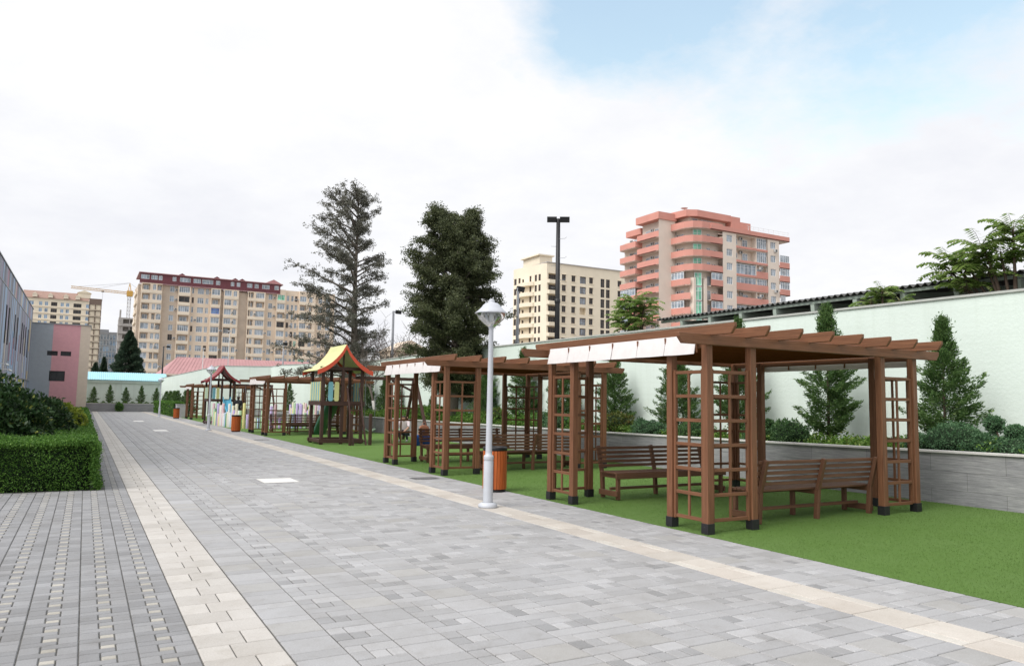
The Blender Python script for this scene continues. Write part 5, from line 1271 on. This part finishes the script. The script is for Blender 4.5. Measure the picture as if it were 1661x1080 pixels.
# crouching adult in pale shirt by the swing, seen from behind and the side
J2=dict(pelvis=(0,.06,.34),waist=(0,.02,.48),chest=(0,-.08,.66),neck=(0,-.14,.80),jaw=(0,-.18,.86),head=(0,-.18,.945),crown=(0,-.17,1.01),
 ls=(-.18,-.10,.75),le=(-.24,-.28,.55),lw=(-.16,-.48,.50),rs=(.18,-.10,.75),re=(.24,-.28,.55),rw=(.16,-.46,.44),
 lh=(-.10,.05,.33),lk=(-.15,-.34,.42),la=(-.13,-.12,.09),lt=(-.14,-.27,.04),rh=(.10,.05,.33),rk=(.16,-.32,.40),ra=(.14,-.10,.09),rt=(.15,-.25,.04))
j=dict(J2);e=list(Ed);r=dict(Rd);r.update(lk=.065,rk=.065);hand(j,e,r,'lw',-1,(0,-.9,-.2));hand(j,e,r,'rw',1,(0,-.9,-.2))
def pt2(c):
    if c.z>.83 and c.y<-.05: return 1 if(c.z>.94 or c.y>-.205) else 0
    if c.y<-.30 and abs(c.x)>.10 and c.z>.42 and c.z<.60 and abs(c.x)>.18:return 0
    if c.y<-.40:return 0
    if c.z<.11:return 4
    return 2 if c.z>.44 and c.y>-.28 else 3
person((10.75,27.45,.05),-.75,'person in a pale pink shirt and dark trousers crouching by the swing',j,e,r,pt2,[M['skin'],M['hair'],M['shirt'],M['trouser'],M['shoe']],lambda t:face(t,.915,-.265))
# ------------------------------------------------------------------ sky, sun, camera
SUN_EL,SUN_AZ=50,-98      # azimuth measured from +Y, negative = to the left (-X)
w=bpy.data.worlds.new('World');sc.world=w;w.use_nodes=True;nt=w.node_tree;nt.nodes.clear()
out=nt.nodes.new('ShaderNodeOutputWorld');bg=nt.nodes.new('ShaderNodeBackground');bg2=nt.nodes.new('ShaderNodeBackground');mx=nt.nodes.new('ShaderNodeMixShader')
sky=nt.nodes.new('ShaderNodeTexSky');sky.sky_type='NISHITA';sky.sun_disc=False;sky.ozone_density=1.3;sky.air_density=2.2;sky.dust_density=.2;sky.sun_elevation=math.radians(SUN_EL);sky.sun_rotation=math.radians(SUN_AZ)
L(nt,sky.outputs[0],bg.inputs[0]);bg.inputs[1].default_value=.15
tc=nt.nodes.new('ShaderNodeTexCoord');d=tc.outputs['Generated']
sep=N(nt,'ShaderNodeSeparateXYZ');L(nt,d,sep.inputs[0])
ad=N(nt,'ShaderNodeMath',operation='ADD');L(nt,sep.outputs[2],ad.inputs[0]);ad.inputs[1].default_value=.22
mxz=N(nt,'ShaderNodeMath',operation='MAXIMUM');L(nt,ad.outputs[0],mxz.inputs[0]);mxz.inputs[1].default_value=.05
dv=nt.nodes.new('ShaderNodeVectorMath');dv.operation='DIVIDE';L(nt,d,dv.inputs[0]);cb=N(nt,'ShaderNodeCombineXYZ')
for i in range(3):L(nt,mxz.outputs[0],cb.inputs[i])
L(nt,cb.outputs[0],dv.inputs[1]);pv=dv.outputs[0]
n1=noise(nt,pv,1.6,7,.62);n2=noise(nt,pv,.9,5,.55);n3=noise(nt,pv,4.5,6,.65)
def blobmask(v,lo,hi):
    dt=nt.nodes.new('ShaderNodeVectorMath');dt.operation='DOT_PRODUCT';L(nt,d,dt.inputs[0]);dt.inputs[1].default_value=Vector(v).normalized();return ramp(nt,dt.outputs['Value'],lo,hi)
def madd(a,b,k=1.):
    m=N(nt,'ShaderNodeMath',operation='MULTIPLY_ADD');L(nt,a,m.inputs[0]);m.inputs[1].default_value=k
    if hasattr(b,'links'):L(nt,b,m.inputs[2])
    else:m.inputs[2].default_value=b
    return m.outputs[0]
fw=Vector((0.48628938,0.86893682,0.09204039));rt=Vector((0.8717612,-0.48964451,0.01675277));up=Vector((-0.05962417,-0.07209055,0.99561434))
def pd(x,y):return fw+rt*((x-830.5)/1229.1)-up*((y-540)/1229.1)
m1=blobmask(pd(1250,-130),.95,.995);m2=blobmask(pd(1640,60),.975,1.0);m3=blobmask(pd(960,-90),.975,.999)
s=madd(m1,madd(m2,madd(m3,0.,.55),.42),.66)            # blue gaps
cov=madd(n1,madd(n3,madd(s,-1.10,.86),.70),1.0)
bl=ramp(nt,cov,-.02,.36,0.,.86)
cloudc=mixc(nt,ramp(nt,madd(n2,madd(n3,0.,.35),.75),.40,.66),(.635,.645,.685),(.735,.738,.75))
L(nt,cloudc,bg2.inputs[0])
az=math.radians(SUN_AZ);el=math.radians(SUN_EL);dirv=Vector((math.sin(az)*math.cos(el),math.cos(az)*math.cos(el),math.sin(el)))
L(nt,madd(blobmask(dirv,.78,1.),1.0,1.6),bg2.inputs[1])      # cloud layer glows around the veiled sun
L(nt,bl,mx.inputs[0]);L(nt,bg2.outputs[0],mx.inputs[1]);L(nt,bg.outputs[0],mx.inputs[2]);L(nt,mx.outputs[0],out.inputs[0])
sd=bpy.data.lights.new('sun','SUN');sd.energy=1.7;sd.angle=math.radians(32);sd.color=(1,.96,.9);so=bpy.data.objects.new('sun',sd);COL.objects.link(so)
az=math.radians(SUN_AZ);el=math.radians(SUN_EL);dirv=Vector((math.sin(az)*math.cos(el),math.cos(az)*math.cos(el),math.sin(el)))
so.rotation_euler=(dirv).to_track_quat('Z','Y').to_euler();so.location=(-20,10,30)
cd=bpy.data.cameras.new('camera');co=bpy.data.objects.new('camera',cd);COL.objects.link(co);cd.sensor_width=36;cd.lens=36*1229.1/1661;cd.clip_end=4000;cd.clip_start=.05
Mx=Matrix((rt,up,-fw)).transposed().to_4x4();Mx.translation=Vector((0,0,1.6));co.matrix_world=Mx;sc.camera=co
sc.render.resolution_x=1024;sc.render.resolution_y=665
sc.view_settings.view_transform='Standard';sc.view_settings.look='None';sc.view_settings.exposure=0.47;sc.view_settings.gamma=1
